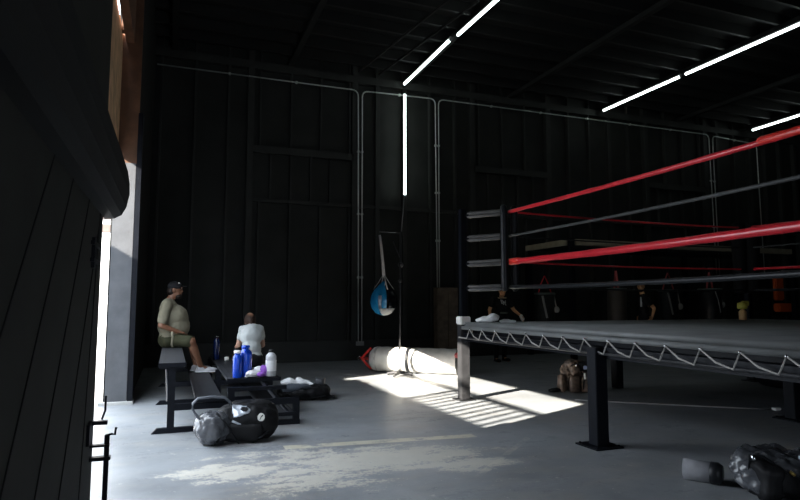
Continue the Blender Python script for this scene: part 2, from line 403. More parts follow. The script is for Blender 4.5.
# roof
bm = BM(); box(bm, XL - 0.4, XR + 0.1, YF - 0.1, YB + 0.1, ZC, ZC + 0.1); ce = struct('ceiling', bm, M_CEIL, 'black roof deck on exposed joists')
y = YB - 0.55
while y > YF + 0.5:
    bm = BM(); box(bm, XL - 0.25, XR, y - 0.03, y + 0.03, 6.88, ZC); struct('joist', bm, M_JOIST, parent=ce); y -= 0.62
for x in (-0.1, 2.4, 5.3, 8.3, 11.25, 14.1, 16.8):
    bm = BM(); box(bm, x - 0.06, x + 0.06, YF, YB, 6.78, 6.88); struct('roof_beam', bm, M_JOIST, parent=ce)
for x0, x1 in ((3.95, 4.5), (4.45, 5.0)):
    bm = BM(); tube(bm, [(x0, 12.9, 6.76), (x1 , 9.0, 6.76)], 0.03, 6); struct('brace', bm, M_JOIST, parent=ce)

# ------------------------------------------------------------------ outside
bm = BM(); box(bm, -6.4, -0.95, 16.0, 16.3, -0.05, 8)
ob = thing('neighbour_building', 'white sunlit building outside seen through the door gap', 'building', (-3.6, 16.0, 0))
part('wall', bm, M_STUCCO, ob, True)
for k in range(5):
    bm = BM(); z = 3.05 + k * 0.32; box(bm, -1.85, -1.05, 15.97, 16.0, z, z + 0.2, 0.01); part('brick_course', bm, M_BRICK, ob, True)
bm = BM(); box(bm, -1.2, -1.0, 15.95, 16.0, 2.3, 2.6); part('wall_vent', bm, M_BRICK, ob, True)
fe = thing('alley_wall', 'tall alley wall with a picket railing on top across from the door', 'wall', (-4.5, 1, 0))
bm = BM(); box(bm, -4.6, -4.5, -8.0, 4.20, -0.05, 4.36); part('panel', bm, M_FENCE, fe, True)
bm = BM(); box(bm, -4.6, -4.5, 4.20, 6.45, -0.05, 4.31); part('panel', bm, M_FENCE, fe, True)
bm = BM(); box(bm, -4.6, -4.5, 6.45, 7.3, -0.05, 4.20); part('panel', bm, M_FENCE, fe, True)
bm = BM(); box(bm, -4.57, -4.51, -6.0, 6.3, 4.87, 4.95); part('rail', bm, M_FENCE, fe, True)
for y in (-4.0, -1.2, 4.2):
    bm = BM(); box(bm, -4.58, -4.51, y - 0.06, y + 0.06, -0.05, 4.95); part('post', bm, M_FENCE, fe, True)
y = 1.0
while y < 4.1:
    bm = BM(); box(bm, -4.56, -4.52, y - 0.028, y + 0.028, 4.36, 4.88); part('picket', bm, M_FENCE, fe, True); y += 0.2

# door hardware on the near leaf
hw = thing('gate_bolt', 'black iron drop bolt standing at the open edge of the plank door', 'door bolt', (-0.33, 3.80, 0))
bm = BM(); box(bm, -0.328, -0.302, 3.78, 3.81, 0.0, 0.565, 0.004); part('rod', bm, M_STEEL, hw, True)
bm = BM(); box(bm, -0.40, -0.293, 3.77, 3.815, 0.425, 0.445); part('guide', bm, M_STEEL, hw, True)
bm = BM(); box(bm, -0.40, -0.30, 3.77, 3.81, 0.50, 0.512); part('guide', bm, M_STEEL, hw, True)
bm = BM(); tube(bm, [(-0.315, 3.795, 0.56), (-0.29, 3.795, 0.565), (-0.275, 3.795, 0.56), (-0.27, 3.795, 0.60)], 0.007, 6); part('handle', bm, M_STEEL, hw, True)
bm = BM(); box(bm, -0.40, -0.31, 3.70, 3.74, 0.635, 0.655); part('catch_arm', bm, M_STEEL, hw, True)
bm = BM(); box(bm, -0.40, -0.385, 3.60, 3.74, 0.545, 0.655); part('catch_plate', bm, M_STEEL, hw, True)
bm = BM(); tube(bm, [(-0.345, 3.78, 0.65), (-0.33, 3.79, 0.70), (-0.33, 3.79, 0.78)], 0.006, 6); part('catch_spike', bm, M_STEEL, hw, True)
bm = BM(); box(bm, -0.40, -0.382, 3.42, 3.75, 1.61, 1.63); box(bm, -0.40, -0.382, 3.42, 3.70, 1.52, 1.54); box(bm, -0.40, -0.384, 3.46, 3.52, 1.49, 1.65)
struct('strap_bracket', bm, M_STEEL, parent=wl)

# ------------------------------------------------------------------ conduits
def conduit(pts, label, r=0.016, yb=YB - 0.17):
    t = thing('electrical_conduit', label, 'conduit', (pts[0][0], yb, 0), group='steel conduits on the back wall')
    # rounded corners
    P = [Vector((x, yb, z)) for x, z in pts]; out = [P[0]]
    for i in range(1, len(P) - 1):
        a = P[i - 1]; b = P[i]; c = P[i + 1]
        ra = min(0.16, (a - b).length * .45); rb = min(0.16, (c - b).length * .45)
        p = b + (a - b).normalized() * ra; q = b + (c - b).normalized() * rb
        for k in range(6):
            s = k / 5; out.append(p * (1 - s) ** 2 + b * 2 * s * (1 - s) + q * s * s)
    out.append(P[-1]); bm = BM(); tube(bm, out, r, 8); part('pipe', bm, M_CONDUIT, t, True, True)
    for i in range(len(P) - 1):
        L = (P[i + 1] - P[i]).length; n = int(L // 1.6)
        for k in range(1, n + 1):
            c = P[i].lerp(P[i + 1], k / (n + 1)); bm = BM()
            box(bm, c.x - 0.025, c.x + 0.025, yb - 0.022, yb + 0.04, c.z - 0.025, c.z + 0.025, 0.004); part('clamp', bm, M_CONDUIT, t, True)
    return t
c1 = conduit([(-0.45, 6.40), (4.03, 6.42), (4.07, 0.42)], 'long steel conduit from the left corner dropping beside the framed bay')
c2 = conduit([(4.15, 0.42), (4.13, 6.42), (6.06, 6.47), (6.09, 1.66)], 'steel conduit looping over the wall-mounted light tube')
c3 = conduit([(6.145, 1.66), (6.15, 6.47), (15.35, 6.52), (15.40, 2.2)], 'long steel conduit running right above the ring')
c4 = conduit([(15.52, 2.2), (15.50, 6.50), (17.4, 6.42), (17.45, 2.2)], 'steel conduit dropping at the far right behind the ring ropes')
bm = BM(); box(bm, 4.02, 4.20, YB - 0.20, YB - 0.13, 0.34, 0.44, 0.006)
solo('outlet_box', bm, M_HOUSE, 'small grey outlet box at the foot of the paired conduits', 'outlet box')

# ------------------------------------------------------------------ light tubes
def tube_light(p0, p1, label, up=(0, 0, 1)):
    p0 = Vector(p0); p1 = Vector(p1); t = thing('tube_light', label, 'tube light', (p0 + p1) / 2, group='bare LED light tubes')
    u = (p1 - p0).normalized(); n = Vector(up)
    bm = BM(); tube(bm, [p0 + u * 0.03, p1 - u * 0.03], 0.03, 10); part('tube', bm, M_TUBE, t, True, True)
    s = u.cross(n).normalized(); bm = BM()
    vs = box(bm, -1, 1, -1, 1, -1, 1)
    L = (p1 - p0).length / 2; c = (p0 + p1) / 2 + n * 0.045
    for v in vs: q = v.co.copy(); v.co = c + u * q.x * L + s * q.y * 0.022 + n * q.z * 0.014
    part('housing', bm, M_HOUSE, t, True)
    for e, sg in ((p0, 1), (p1, -1)):
        bm = BM(); tube(bm, [e, e + u * sg * 0.035], 0.033, 10); part('end_cap', bm, M_HOUSE, t, True)
tube_light((5.20, 13.2, 6.72), (5.18, 10.52, 6.72), 'ceiling light tube above the wall tube, farther of the left pair')
tube_light((5.23, 10.33, 6.72), (5.28, 7.6, 6.72), 'ceiling light tube running out of the top of the frame')
tube_light((11.16, 13.05, 6.72), (11.18, 10.32, 6.72), 'ceiling light tube over the ring, farther of the middle pair')
tube_light((11.18, 10.22, 6.72), (11.22, 7.3, 6.72), 'ceiling light tube over the ring, nearer of the middle pair')
tube_light((16.80, 12.9, 6.72), (16.66, 10.15, 6.72), 'ceiling light tube farthest right above the top red rope')
tube_light((5.20, 13.15, 6.48), (5.20, 13.15, 3.90), 'vertical light tube mounted on the black back wall', (0, 1, 0))
bm = BM(); tube(bm, [(5.2, 13.2, 3.9), (5.17, 13.2, 3.5), (5.13, 13.2, 3.05)], 0.012, 6)
solo('lamp_cord', bm, M_HOUSE, 'thin cord hanging below the vertical wall tube', 'cord', True)

# ================================================================== BOXING RING
RX0, RX1, RY0, RY1 = 3.72, 9.23, 1.75, 7.34
RZ = 1.05
ring = thing('boxing_ring', 'raised boxing ring with dark canvas and red and black ropes', 'boxing ring', ((RX0 + RX1) / 2, (RY0 + RY1) / 2, 0))
def rp(name, bm, m, sm=False, label=None, par=None): return part(name, bm, m, par or ring, True, sm, label)
# canvas with rounded rolled edge
bm = BM(); box(bm, RX0 - 0.01, RX1 + 0.01, RY0 - 0.01, RY1 + 0.0, 0.955, RZ)
bmesh.ops.bevel(bm, geom=[e for e in bm.edges if abs(e.verts[0].co.z - RZ) < 1e-4 and abs(e.verts[1].co.z - RZ) < 1e-4], offset=0.05, segments=5, affect='EDGES')
rp('canvas', bm, M_CANVAS, True)
bm = BM(); box(bm, RX0 + 0.15, RX1 - 0.15, RY0 + 0.15, RY1 - 0.15, 0.90, 0.955); rp('deck', bm, M_STEEL)
for a in (RX0 + 0.02, (RX0 + RX1) / 2 - 0.06, RX1 - 0.14):
    bm = BM(); box(bm, a, a + 0.1, RY0, RY1, 0.80, 0.90); rp('frame_beam', bm, M_STEEL)
for a in (RY0 + 0.02, RY0 + 1.45, (RY0 + RY1) / 2, RY1 - 1.45, RY1 - 0.12):
    bm = BM(); box(bm, RX0 + 0.12, RX1 - 0.14, a, a + 0.1, 0.80, 0.90); rp('frame_beam', bm, M_STEEL)
for x, y0_, y1_ in ((RX0 - 0.03, RY0, RY1), (RX1 + 0.03, RY0, RY1)):
    bm = BM(); tube(bm, [(x, y0_, 0.845), (x, y1_, 0.845)], 0.013, 8); rp('lacing_rail', bm, M_POST)
for yy in (RY0 - 0.03, RY1 + 0.03):
    bm = BM(); tube(bm, [(RX0, yy, 0.845), (RX1, yy, 0.845)], 0.013, 8); rp('lacing_rail', bm, M_POST)
def lacing(fn, L, eye):
    bm = BM(); be = BM(); eyes_ = []; pts = [fn(L - 0.05, 0.85)]
    s = L - 0.32
    while s > 0.1:
        top = fn(s, 0.965); pts.append(fn(s + 0.045, 0.845)); pts.append(top)
        s2 = s - 0.3336
        pts.append(fn(s - 0.15, 0.88)); s = s2
        eyes_.append(Vector(top))
    tube(bm, pts, 0.0075, 6); c = rp('lacing_cord', bm, M_CORD)
    ell(be, eyes_[0], (0.012, 0.012, 0.012), seg=8); e0 = rp('eyelet', be, M_CHROME, True, par=c)
    for p in eyes_[1:]:
        q = e0.copy(); COL.objects.link(q); q.parent = c; q.location = p - eyes_[0]
lacing(lambda s, z: (RX0 - 0.045 + (0.02 if z > .95 else 0), RY0 + s, z), RY1 - RY0, None)
lacing(lambda s, z: (RX0 + s, RY1 + 0.045 - (0.02 if z > .95 else 0), z), RX1 - RX0, None)
# legs
def leg(x, y, w, top, m, plate=True, z=0.0):
    bm = BM(); box(bm, x - w / 2, x + w / 2, y - w / 2, y + w / 2, 0.012, top, 0.006); l = rp('leg', bm, m)
    if plate:
        bm = BM(); box(bm, x - 0.15, x + 0.15, y - 0.15, y + 0.15, 0.0, 0.014); rp('base_plate', bm, m, par=l)
        for dx in (-0.12, 0.12):
            for dy in (-0.12, 0.12):
                bm = BM(); tube(bm, [(x + dx, y + dy, 0.014), (x + dx, y + dy, 0.028)], 0.011, 6); rp('bolt', bm, m, par=l)
RM = (RX0 + RX1) / 2; YM = 4.48
leg(RX0 - 0.01, YM + 0.05, 0.13, 0.90, M_STEEL)
leg(RX1 - 0.02, YM, 0.14, 0.90, M_STEEL)
for y in (YM + 0.28, RY0 + 0.05, RY1 + 0.1): leg(RM + (0.14 if y == YM + 0.28 else 0.0), y, 0.13, 0.82, M_STEEL, y != RY1 + .1)
# corner posts, cushions, turnbuckles
PO = {'A': (RX0 + 0.05, RY1 + 0.0), 'B': (RX1 + 0.02, RY1 + 0.0), 'C': (RX1 + 0.02, RY0), 'D': (RX0 - 0.02, RY0)}
SG = {'A': (1, -1), 'B': (-1, -1), 'C': (-1, 1), 'D': (1, 1)}
IN = {k: (PO[k][0] + SG[k][0] * 0.46, PO[k][1] + SG[k][1] * 0.48) for k in PO}
IN['B'] = (8.76, 6.95)
RZS = [2.545, 2.215, 1.865, 1.525]
for k in PO:
    x, y = PO[k]; sx, sy = SG[k]
    bm = BM(); box(bm, x - 0.065, x + 0.065, y - 0.065, y + 0.065, 0.012, 1.05, 0.008); p = rp('corner_post', bm, M_POST)
    bm = BM(); box(bm, x - 0.045, x + 0.045, y - 0.045, y + 0.045, 1.05, 2.62, 0.008); rp('upper_post', bm, M_STEEL, par=p)
    bm = BM(); box(bm, x - 0.12, x + 0.12, y - 0.12, y + 0.12, 0.0, 0.014); rp('base_plate', bm, M_POST, par=p)
    ix, iy = IN[k]; d = Vector((sx, sy, 0)).normalized(); s = Vector((-d.y, d.x, 0))
    for sg in (-1, 1):
        c = Vector((ix, iy, 0)) + (s * sg * 0.06 + d * sg * 0.055 if k == 'A' else s * sg * 0.09)
        bm = BM(); pts = [c + Vector((0, 0, z)) for z in (1.47, 1.49, 1.53, 1.75, 2.0, 2.25, 2.5, 2.58, 2.62, 2.635)]
        rs = [q * (1 if k == 'A' else 2.3) for q in (0.02, 0.042, 0.05, 0.05, 0.046, 0.05, 0.05, 0.048, 0.04, 0.02)]
        tube(bm, pts, rs, 12); crumple(bm, 0.006, 9, sg + ix); rp('corner_cushion', bm, M_BPAD if k == 'A' else mat('matte_black_pad', (.006, .006, .006), .8, spec=.1), True)
    for z in RZS:
        a = Vector((x, y, z - 0.01)) + d * 0.07; b = Vector((ix, iy, z)) - d * 0.075
        bm = BM(); u = (b - a).normalized()
        for dz in (0.022, -0.022):
            tube(bm, [a + Vector((0, 0, dz)), a + u * .04 + Vector((0, 0, dz)), b - u * .04 + Vector((0, 0, dz)), b + Vector((0, 0, dz))], [0.014, 0.024, 0.024, 0.014], 10)
        t = rp('turnbuckle', bm, M_TBUCK, True)
        bm = BM(); c = b + u * 0.01
        tube(bm, [c + Vector((0, 0, 0.03 * math.cos(q))) + u * 0.03 * math.sin(q) for q in [i * 2 * PI / 12 for i in range(13)]], 0.008, 6); rp('eye_ring', bm, M_CHROME, True, par=t)
        bm = BM(); tube(bm, [a - d * 0.03, a + d * 0.03], 0.02, 8); rp('post_bolt', bm, M_STEEL, par=t)
SIDES = [('A', 'D', [(0.025, M_RED), (0.017, M_GROPE), (0.040, M_RED), (0.026, M_BPAD)]),
         ('A', 'B', [(0.014, M_RED), (0.010, M_BPAD), (0.013, M_RED), (0.012, M_BPAD)]),
         ('B', 'C', [(0.022, M_RED), (0.012, M_GROPE), (0.022, M_RED), (0.020, M_BPAD)]),
         ('D', 'C', [(0.022, M_RED), (0.016, M_GROPE), (0.030, M_RED), (0.022, M_BPAD)])]
for a, b, sp in SIDES:
    for z, (r, m) in zip(RZS, sp):
        A = Vector((*IN[a], z)); B = Vector((*IN[b], z)); bm = BM(); n = 24
        pts = [A.lerp(B, k / n) - Vector((0, 0, 0.02 * math.sin(PI * k / n))) for k in range(n + 1)]
        rr = [r * (1 + 0.06 * math.sin(k * 2.3)) for k in range(n + 1)]
        tube(bm, pts, rr, 12); ro = rp('rope', bm, m, True, 'red padded rope' if m is M_RED else 'dark rope')
        if (a, b) == ('A', 'D'):
            if z == RZS[2]:
                bm = BM(); tube(bm, [A.lerp(B, s) for s in (-0.006, 0.0, 0.03, 0.055, 0.06)], [0.02, 0.048, 0.05, 0.046, 0.03], 12); crumple(bm, 0.004, 30); rp('tape_wrap', bm, M_REDTAPE, True, par=ro)
            if z == RZS[0]:
                bm = BM(); tube(bm, [A.lerp(B, s) for s in (0.80, 0.805, 0.85, 0.9, 0.93)], [0.026, 0.036, 0.034, 0.038, 0.026], 12); crumple(bm, 0.006, 30); rp('tape_wrap', bm, M_REDTAPE, True, par=ro)
# white tape around corner post
bm = BM(); x, y = PO['A']; box(bm, x - 0.078, x + 0.078, y - 0.078, y + 0.078, 1.02, 1.13, 0.012); rp('tape_band', bm, M_WTAPE, label='white tape wrapped round the corner post')

# ------------------------------------------------------------------ things on the canvas
bm = BM()
ell(bm, (3.98, 7.04, 1.095), (0.13, 0.08, 0.045)); ell(bm, (4.05, 7.0, 1.12), (0.10, 0.07, 0.05), R(.4)); ell(bm, (3.92, 7.1, 1.085), (0.09, 0.05, 0.03))
bm = fuse(bm, 0.01, 2); crumple(bm, 0.012, 14, 3)
solo('towel', bm, M_WHITE, 'bunched white towel on the ring canvas beside the corner post', 'towel', True)
bm = BM(); ell(bm, (4.22, 6.98, 1.07), (0.09, 0.05, 0.028)); ell(bm, (4.30, 6.95, 1.065), (0.07, 0.04, 0.022)); bm = fuse(bm, 0.008, 2); crumple(bm, 0.008, 18, 5)
solo('hand_wrap', bm, M_WHITE, 'small white cloth lying right of the bunched towel', 'cloth', True)

# ================================================================== BLEACHER
bl = thing('bleacher', 'low black steel bleacher with grey plank seats by the door', 'bleacher', (0.6, 8.4, 0))
YB0, YB1 = 6.52, 10.4
def bp_(name, bm, m=M_STEEL, sm=False, par=None): return part(name, bm, m, par or bl, True, sm)
def plank(name, x0, x1, z, y0=YB0):
    bm = BM(); box(bm, x0, x1, y0, YB1, z - 0.03, z, 0.006); p = bp_(name, bm, M_SEAT)
    bm = BM(); box(bm, x0 - 0.004, x1 + 0.004, y0 - 0.012, y0 + 0.0, z - 0.04, z + 0.002); bp_('end_cap', bm, par=p)
    bm = BM()
    for i in range(1, 5):
        xx = x0 + (x1 - x0) * i / 5; box(bm, xx - 0.003, xx + 0.003, y0 + 0.01, YB1 - 0.01, z, z + 0.002)
    bp_('groove_ribs', bm, M_SEAT, par=p)
plank('seat', -0.10, 0.16, 0.70); plank('foot_plank', 0.26, 0.53, 0.335); plank('seat', 0.62, 0.92, 0.45, 7.05); plank('seat', 0.93, 1.22, 0.45, 7.05)
plank('foot_plank', 1.0, 1.30, 0.135)
for y in (6.56, 8.4, 10.2):
    bm = BM(); box(bm, -0.10, 1.35, y - 0.03, y + 0.03, 0, 0.05)
    for v in bm.verts:
        if v.co.z < 0.02 and v.co.x < 0: v.co.x -= 0.05
    bp_('foot_rail', bm)
    for x, h in ((0.03, 0.66), (0.62, 0.41), (1.31, 0.24)):
        bm = BM(); box(bm, x - 0.035, x + 0.035, y - 0.03, y + 0.03, 0.05, h, 0.004); bp_('upright', bm)
    bm = BM(); box(bm, 0.03, 1.34, y - 0.028, y + 0.028, 0.22, 0.285); bp_('cross_bar', bm)
    bm = BM(); box(bm, -0.09, 0.15, y - 0.025, y + 0.025, 0.64, 0.67); bp_('seat_bracket', bm)
    bm = BM(); box(bm, 0.58, 1.20, y - 0.025, y + 0.025, 0.38, 0.42); bp_('seat_bracket', bm)
bm = BM(); tube(bm, [(1.0, 7.1, 0.42), (1.24, 6.56, 0.10)], 0.022, 8); bp_('brace', bm)
bm = BM(); tube(bm, [(0.0, 6.6, 0.30), (-0.03, 7.4, 0.64)], 0.016, 8); bp_('brace', bm)

# bottles & small items on the lower seat (z .45)
SZ = 0.454
def bottle(loc, label, r, h, mats, neck=0.45, lab=None, handle=False):
    t = thing('bottle', label, 'bottle', loc); bm = BM()
    lathe(bm, [(r * .9, 0), (r, 0.01), (r, h * .72), (r * .93, h * .78), (r * .62, h * .86), (r * neck, h * .89), (r * neck, h * .92)], n=24); part('body', bm, mats[0], t, smooth=True)
    bm = BM(); lathe(bm, [(r * neck * 1.15, h * .90), (r * neck * 1.15, h * .985), (r * neck * .9, h)], n=20); part('cap', bm, mats[1], t, smooth=True)
    if lab:
        bm = BM(); lathe(bm, [(r * 1.01, h * lab[0]), (r * 1.015, h * lab[0] + .002), (r * 1.015, h * lab[1] - .002), (r * 1.01, h * lab[1])], n=24); part('label_band', bm, lab[2], t, smooth=True)
    if handle:
        bm = BM(); tube(bm, [(0, -r * .5, h * .80), (0, -r * 1.1, h * .86), (0, -r * .9, h * 1.0), (0, -r * .3, h * .97)], 0.009, 8); part('handle', bm, mats[1], t, smooth=True)
    return t
bottle((0.735, 7.13, SZ), 'blue plastic water bottle with white cap, front of the blue pair', 0.052, 0.31, (M_BLUE, M_WTAPE), .7)
bottle((0.835, 7.22, SZ), 'large blue water jug with blue lid beside the white-capped bottle', 0.075, 0.36, (M_BLUE, M_BLUE), .55, handle=True)
bottle((1.12, 7.13, SZ), 'clear white plastic bottle right of the purple gloves', 0.062, 0.31, (M_CLEARW, M_DKGREY), .4, (0.2, 0.6, M_WHITE))
bottle((0.60 + .07, 9.55, SZ), 'dark tall bottle standing behind the white shoe', 0.05, 0.36, (M_BLUED, M_BLACKG), .6)
bm = BM(); lathe(bm, [(0.035, 0), (0.035, 0.055), (0.02, 0.056), (0.02, 0.0)], (0.80, 9.3, SZ), 16)
solo('tape_roll', bm, M_WTAPE, 'small white tape roll on the dark lower seat', 'tape roll', True)
bm = BM(); tube(bm, [(0.88, 9.3, SZ + .01), (0.90, 9.31, SZ + .08)], 0.009, 8)
solo('brass_clip', bm, M_BRASS, 'tiny brass clip beside the white tape roll', 'clip', True)
# gloves : white + purple
bm = BM(); ell(bm, (0.92, 7.10, SZ + .045), (0.10, 0.055, 0.042), R(.35)); ell(bm, (0.98, 7.15, SZ + .075), (0.06, 0.045, 0.045)); cap(bm, (0.86, 7.1, SZ + .02), (0.83, 7.08, SZ + .015), .016, .012)
bm = fuse(bm, 0.006, 2); crumple(bm, 0.006, 30, 2); solo('glove', bm, M_WHITE, 'white training glove lying right of the blue jug', 'glove', True)
gl = thing('glove', 'purple and black glove lying against the white glove', 'glove', (1.01, 7.13, SZ))
bm = BM(); ell(bm, (1.04, 7.14, SZ + .075), (0.065, 0.05, 0.055)); ell(bm, (1.0, 7.07, SZ + .035), (0.06, 0.035, 0.03), R(.8)); cap(bm, (1.02, 7.12, SZ + .03), (1.05, 7.1, SZ + .02), .02, .014); bm = fuse(bm, 0.006, 2); crumple(bm, 0.008, 28, 4); part('palm', bm, M_PURPLE, gl, True, True)
bm = BM(); ell(bm, (1.06, 7.18, SZ + .045), (0.05, 0.045, 0.042)); part('cuff', bm, M_BLKCLOTH, gl, True, True)

# ================================================================== DUFFEL BAGS
def strap(bm, pts, w=0.022, t=0.004, hint=None): tube(bm, pts, 1, 8, flat=(w, t), hint=hint)
df = thing('duffel_bag', 'glossy black duffel bag with round white emblem in front of the bleacher', 'duffel bag', (0.62, 5.85, 0))
bm = BM(); ell(bm, (0.72, 5.98, 0.175), (0.30, 0.19, 0.175), R(-.15), 32, 0.75); ell(bm, (0.76, 6.02, 0.25), (0.24, 0.15, 0.12), R(-.15), 28, 0.8)
bm = fuse(bm, 0.012, 3); crumple(bm, 0.022, 7, 1); body = part('body', bm, M_BAGB, df, True, True)
bm = BM(); ell(bm, (0.40, 5.88, 0.15), (0.155, 0.17, 0.15), R(.3), 28, 0.85); bm = fuse(bm, 0.01, 2); crumple(bm, 0.03, 9, 6); part('end_pocket', bm, M_BAGS, df, True, True, 'shiny grey end pocket')
bm = BM(); ell(bm, (0.66, 5.83, 0.10), (0.20, 0.06, 0.09), R(-.15), 24, 0.7); crumple(bm, 0.02, 12, 8); part('side_pocket', bm, M_BAGB, df, True, True)
bm = BM(); strap(bm, [(0.42, 5.78, 0.30), (0.50, 5.735, 0.22), (0.56, 5.72, 0.12), (0.62, 5.73, 0.02)], 0.025); part('strap', bm, M_BPAD, df, True)
bm = BM(); strap(bm, [(0.80, 5.76, 0.05), (0.88, 5.80, 0.09), (0.95, 5.86, 0.18), (0.90, 5.86, 0.24)], 0.022); part('strap', bm, M_BPAD, df, True)
bm = BM(); pts = [(0.30, 5.84, 0.22), (0.25, 5.84, 0.28), (0.212, 5.84, 0.34), (0.215, 5.85, 0.39), (0.26, 5.86, 0.43), (0.38, 5.88, 0.435), (0.50, 5.9, 0.42), (0.56, 5.93, 0.36), (0.58, 5.95, 0.30)]; tube(bm, pts, 0.013, 8); part('handle_loop', bm, mat('slate_webbing', (.14, .15, .17), .5), df, True, True)
decal('silver_panel', body, [(0.56, 0.345), (0.575, 0.235), (0.64, 0.245), (0.72, 0.275), (0.74, 0.30), (0.70, 0.335), (0.62, 0.345)], 5.4, M_PATCH, df)
decal('silver_panel', body, [(0.56, 0.20), (0.64, 0.165), (0.65, 0.185), (0.57, 0.225)], 5.4, M_PATCH, df)
decal('loop_mark', body, [(0.615 + 0.05, 0.285), (0.70, 0.29), (0.715, 0.305), (0.70, 0.325), (0.655, 0.325), (0.64, 0.305)], 5.4, M_BLKCLOTH, df, 0.009)
ring_ = [(0.825 + .036 * math.cos(a), 0.235 + .036 * math.sin(a)) for a in [k * PI / 8 for k in range(16)]]
e_ = decal('emblem', body, ring_, 5.4, M_WTAPE, df, 0.006, 24); e_['label'] = 'round white emblem'
decal('emblem_mark', body, [(0.807, .216), (.815, .214), (.826, .232), (.842, .240), (.848, .254), (.838, .252), (.820, .240)], 5.4, M_BLKCLOTH, df, 0.010, 16)

# black bag with towel by the bleacher end
fb = thing('gym_bag', 'flat black gym bag slumped on the floor right of the bleacher', 'gym bag', (1.80, 8.2, 0))
bm = BM(); ell(bm, (1.78, 8.2, 0.10), (0.33, 0.26, 0.10), R(-.1), 28, 0.8); ell(bm, (1.55, 8.2, 0.10), (0.16, 0.2, 0.09)); cap(bm, (2.0, 8.1, .04), (2.15, 8.0, .025), .04, .02); bm = fuse(bm, 0.015, 3); crumple(bm, 0.03, 7, 11); part('body', bm, M_BAGB, fb, True, True)
bm = BM(); strap(bm, [(1.5, 7.98, 0.10), (1.6, 7.9, 0.06), (1.8, 7.88, 0.05), (1.98, 7.92, 0.07)], 0.02); part('strap', bm, M_BPAD, fb, True)
bm = BM(); strap(bm, [(1.62, 8.0, 0.17), (1.7, 7.95, 0.20), (1.8, 7.95, 0.19)], 0.015); part('handle', bm, M_BPAD, fb, True)
bm = BM(); ell(bm, (1.53, 8.22, 0.235), (0.10, 0.09, 0.05)); ell(bm, (1.70, 8.2, 0.225), (0.14, 0.08, 0.04)); ell(bm, (1.68, 8.22, 0.255), (0.05, 0.05, 0.04)); cap(bm, (1.8, 8.15, .22), (1.88, 8.1, .17), .025, .02)
bm = fuse(bm, 0.01, 2); crumple(bm, 0.015, 14, 9); solo('towel', bm, M_WHITE, 'crumpled white towel draped on the flat black gym bag', 'towel', True)
bm = BM(); ell(bm, (1.62, 8.08, 0.165), (0.2, 0.09, 0.055), None, 24, .8); crumple(bm, 0.015, 10, 4); solo('shirt', bm, mat('slate_cloth', (0.07, 0.08, 0.10), 0.9), 'folded slate shirt under the white towel', 'shirt', True)
bm = BM(); lathe(bm, [(0.06, 0.0), (0.075, 0.13), (0.07, 0.14), (0.055, 0.02)], (1.97, 8.2, 0.13), 18); crumple(bm, .004, 20); solo('mesh_cup', bm, M_BAGS, 'small grey mesh pouch beside the white towel', 'pouch', True)

# right foreground duffel and roll
d2 = thing('duffel_bag', 'shiny black duffel bag at the bottom right corner of the floor', 'duffel bag', (4.1, 3.0, 0))
bm = BM(); ell(bm, (4.10, 2.99, 0.12), (0.35, 0.21, 0.125), R(-.35), 32, 0.6); ell(bm, (4.06, 3.07, 0.19), (0.25, 0.12, 0.10), R(-.35), 28, .7); bm = fuse(bm, 0.010, 2); crumple(bm, 0.045, 7, 21); part('body', bm, M_BAGS, d2, True, True)
bm = BM(); ell(bm, (3.84, 2.98, 0.12), (0.07, 0.15, 0.125), R(-.35), 24, .6); crumple(bm, 0.03, 12, 5); part('end_pocket', bm, M_BAGB, d2, True, True)
bm = BM(); ell(bm, (4.0, 2.86, 0.10), (0.16, 0.05, 0.09), R(-.35), 24, .6); crumple(bm, 0.02, 12, 7); part('side_pocket', bm, M_BAGB, d2, True, True)
bm = BM(); strap(bm, [(3.77, 3.02, 0.16), (3.78, 3.03, 0.27), (3.83, 2.96, 0.27), (3.88, 2.86, 0.20), (3.98, 2.80, 0.14)], 0.018, 0.006); part('strap', bm, M_BPAD, d2, True, True)
bm = BM(); strap(bm, [(3.86, 3.05, 0.27), (3.93, 2.98, 0.315), (4.02, 2.87, 0.26), (4.12, 2.77, 0.17)], 0.020, 0.006); part('strap', bm, M_BPAD, d2, True, True)
bm = BM(); tube(bm, [(4.02, 2.85, 0.275), (4.07, 2.80, 0.265), (4.10, 2.77, 0.23), (4.09, 2.76, 0.19)], 0.014, 8); part('grip', bm, M_PATCH, d2, True, True)
bm = BM(); tube(bm, [(4.18, 2.80, 0.27), (4.22, 2.77, 0.25), (4.24, 2.75, 0.21)], 0.012, 8); part('grip', bm, M_PATCH, d2, True, True)
bm = BM(); tube(bm, [(3.775, 3.0, 0.275), (3.785, 2.985, 0.235)], 0.014, 8); part('buckle', bm, M_CHROME, d2, True, True)
bm = BM(); tube(bm, [(3.90, 2.83, 0.195), (3.92, 2.81, 0.175)], 0.012, 8); part('buckle', bm, M_BRASS, d2, True, True)
for o_ in [d2]: o_.location = (4.05, 2.99, 0)
bm = BM(); A = Vector((3.615, 3.48, 0.075)); B = Vector((3.74, 3.28, 0.075))
tube(bm, [A.lerp(B, t) for t in (0, .02, .5, .98, 1)], [0.05, 0.074, 0.076, 0.074, 0.05], 24)
rl = thing('rolled_mat', 'small grey rolled mat lying left of the corner duffel', 'rolled mat', (3.7, 3.44, 0)); crumple(bm, .006, 9, 3)
part('roll', bm, mat('grey_foam', (0.22, 0.22, 0.235), 0.8, var=.2, bump=.3), rl, True, True)
bm = BM(); tube(bm, [A.lerp(B, t) for t in (.78, .8, 1.0, 1.12)], [0.07, 0.079, 0.079, 0.06], 20); part('strap_band', bm, M_BPAD, rl, True, True)

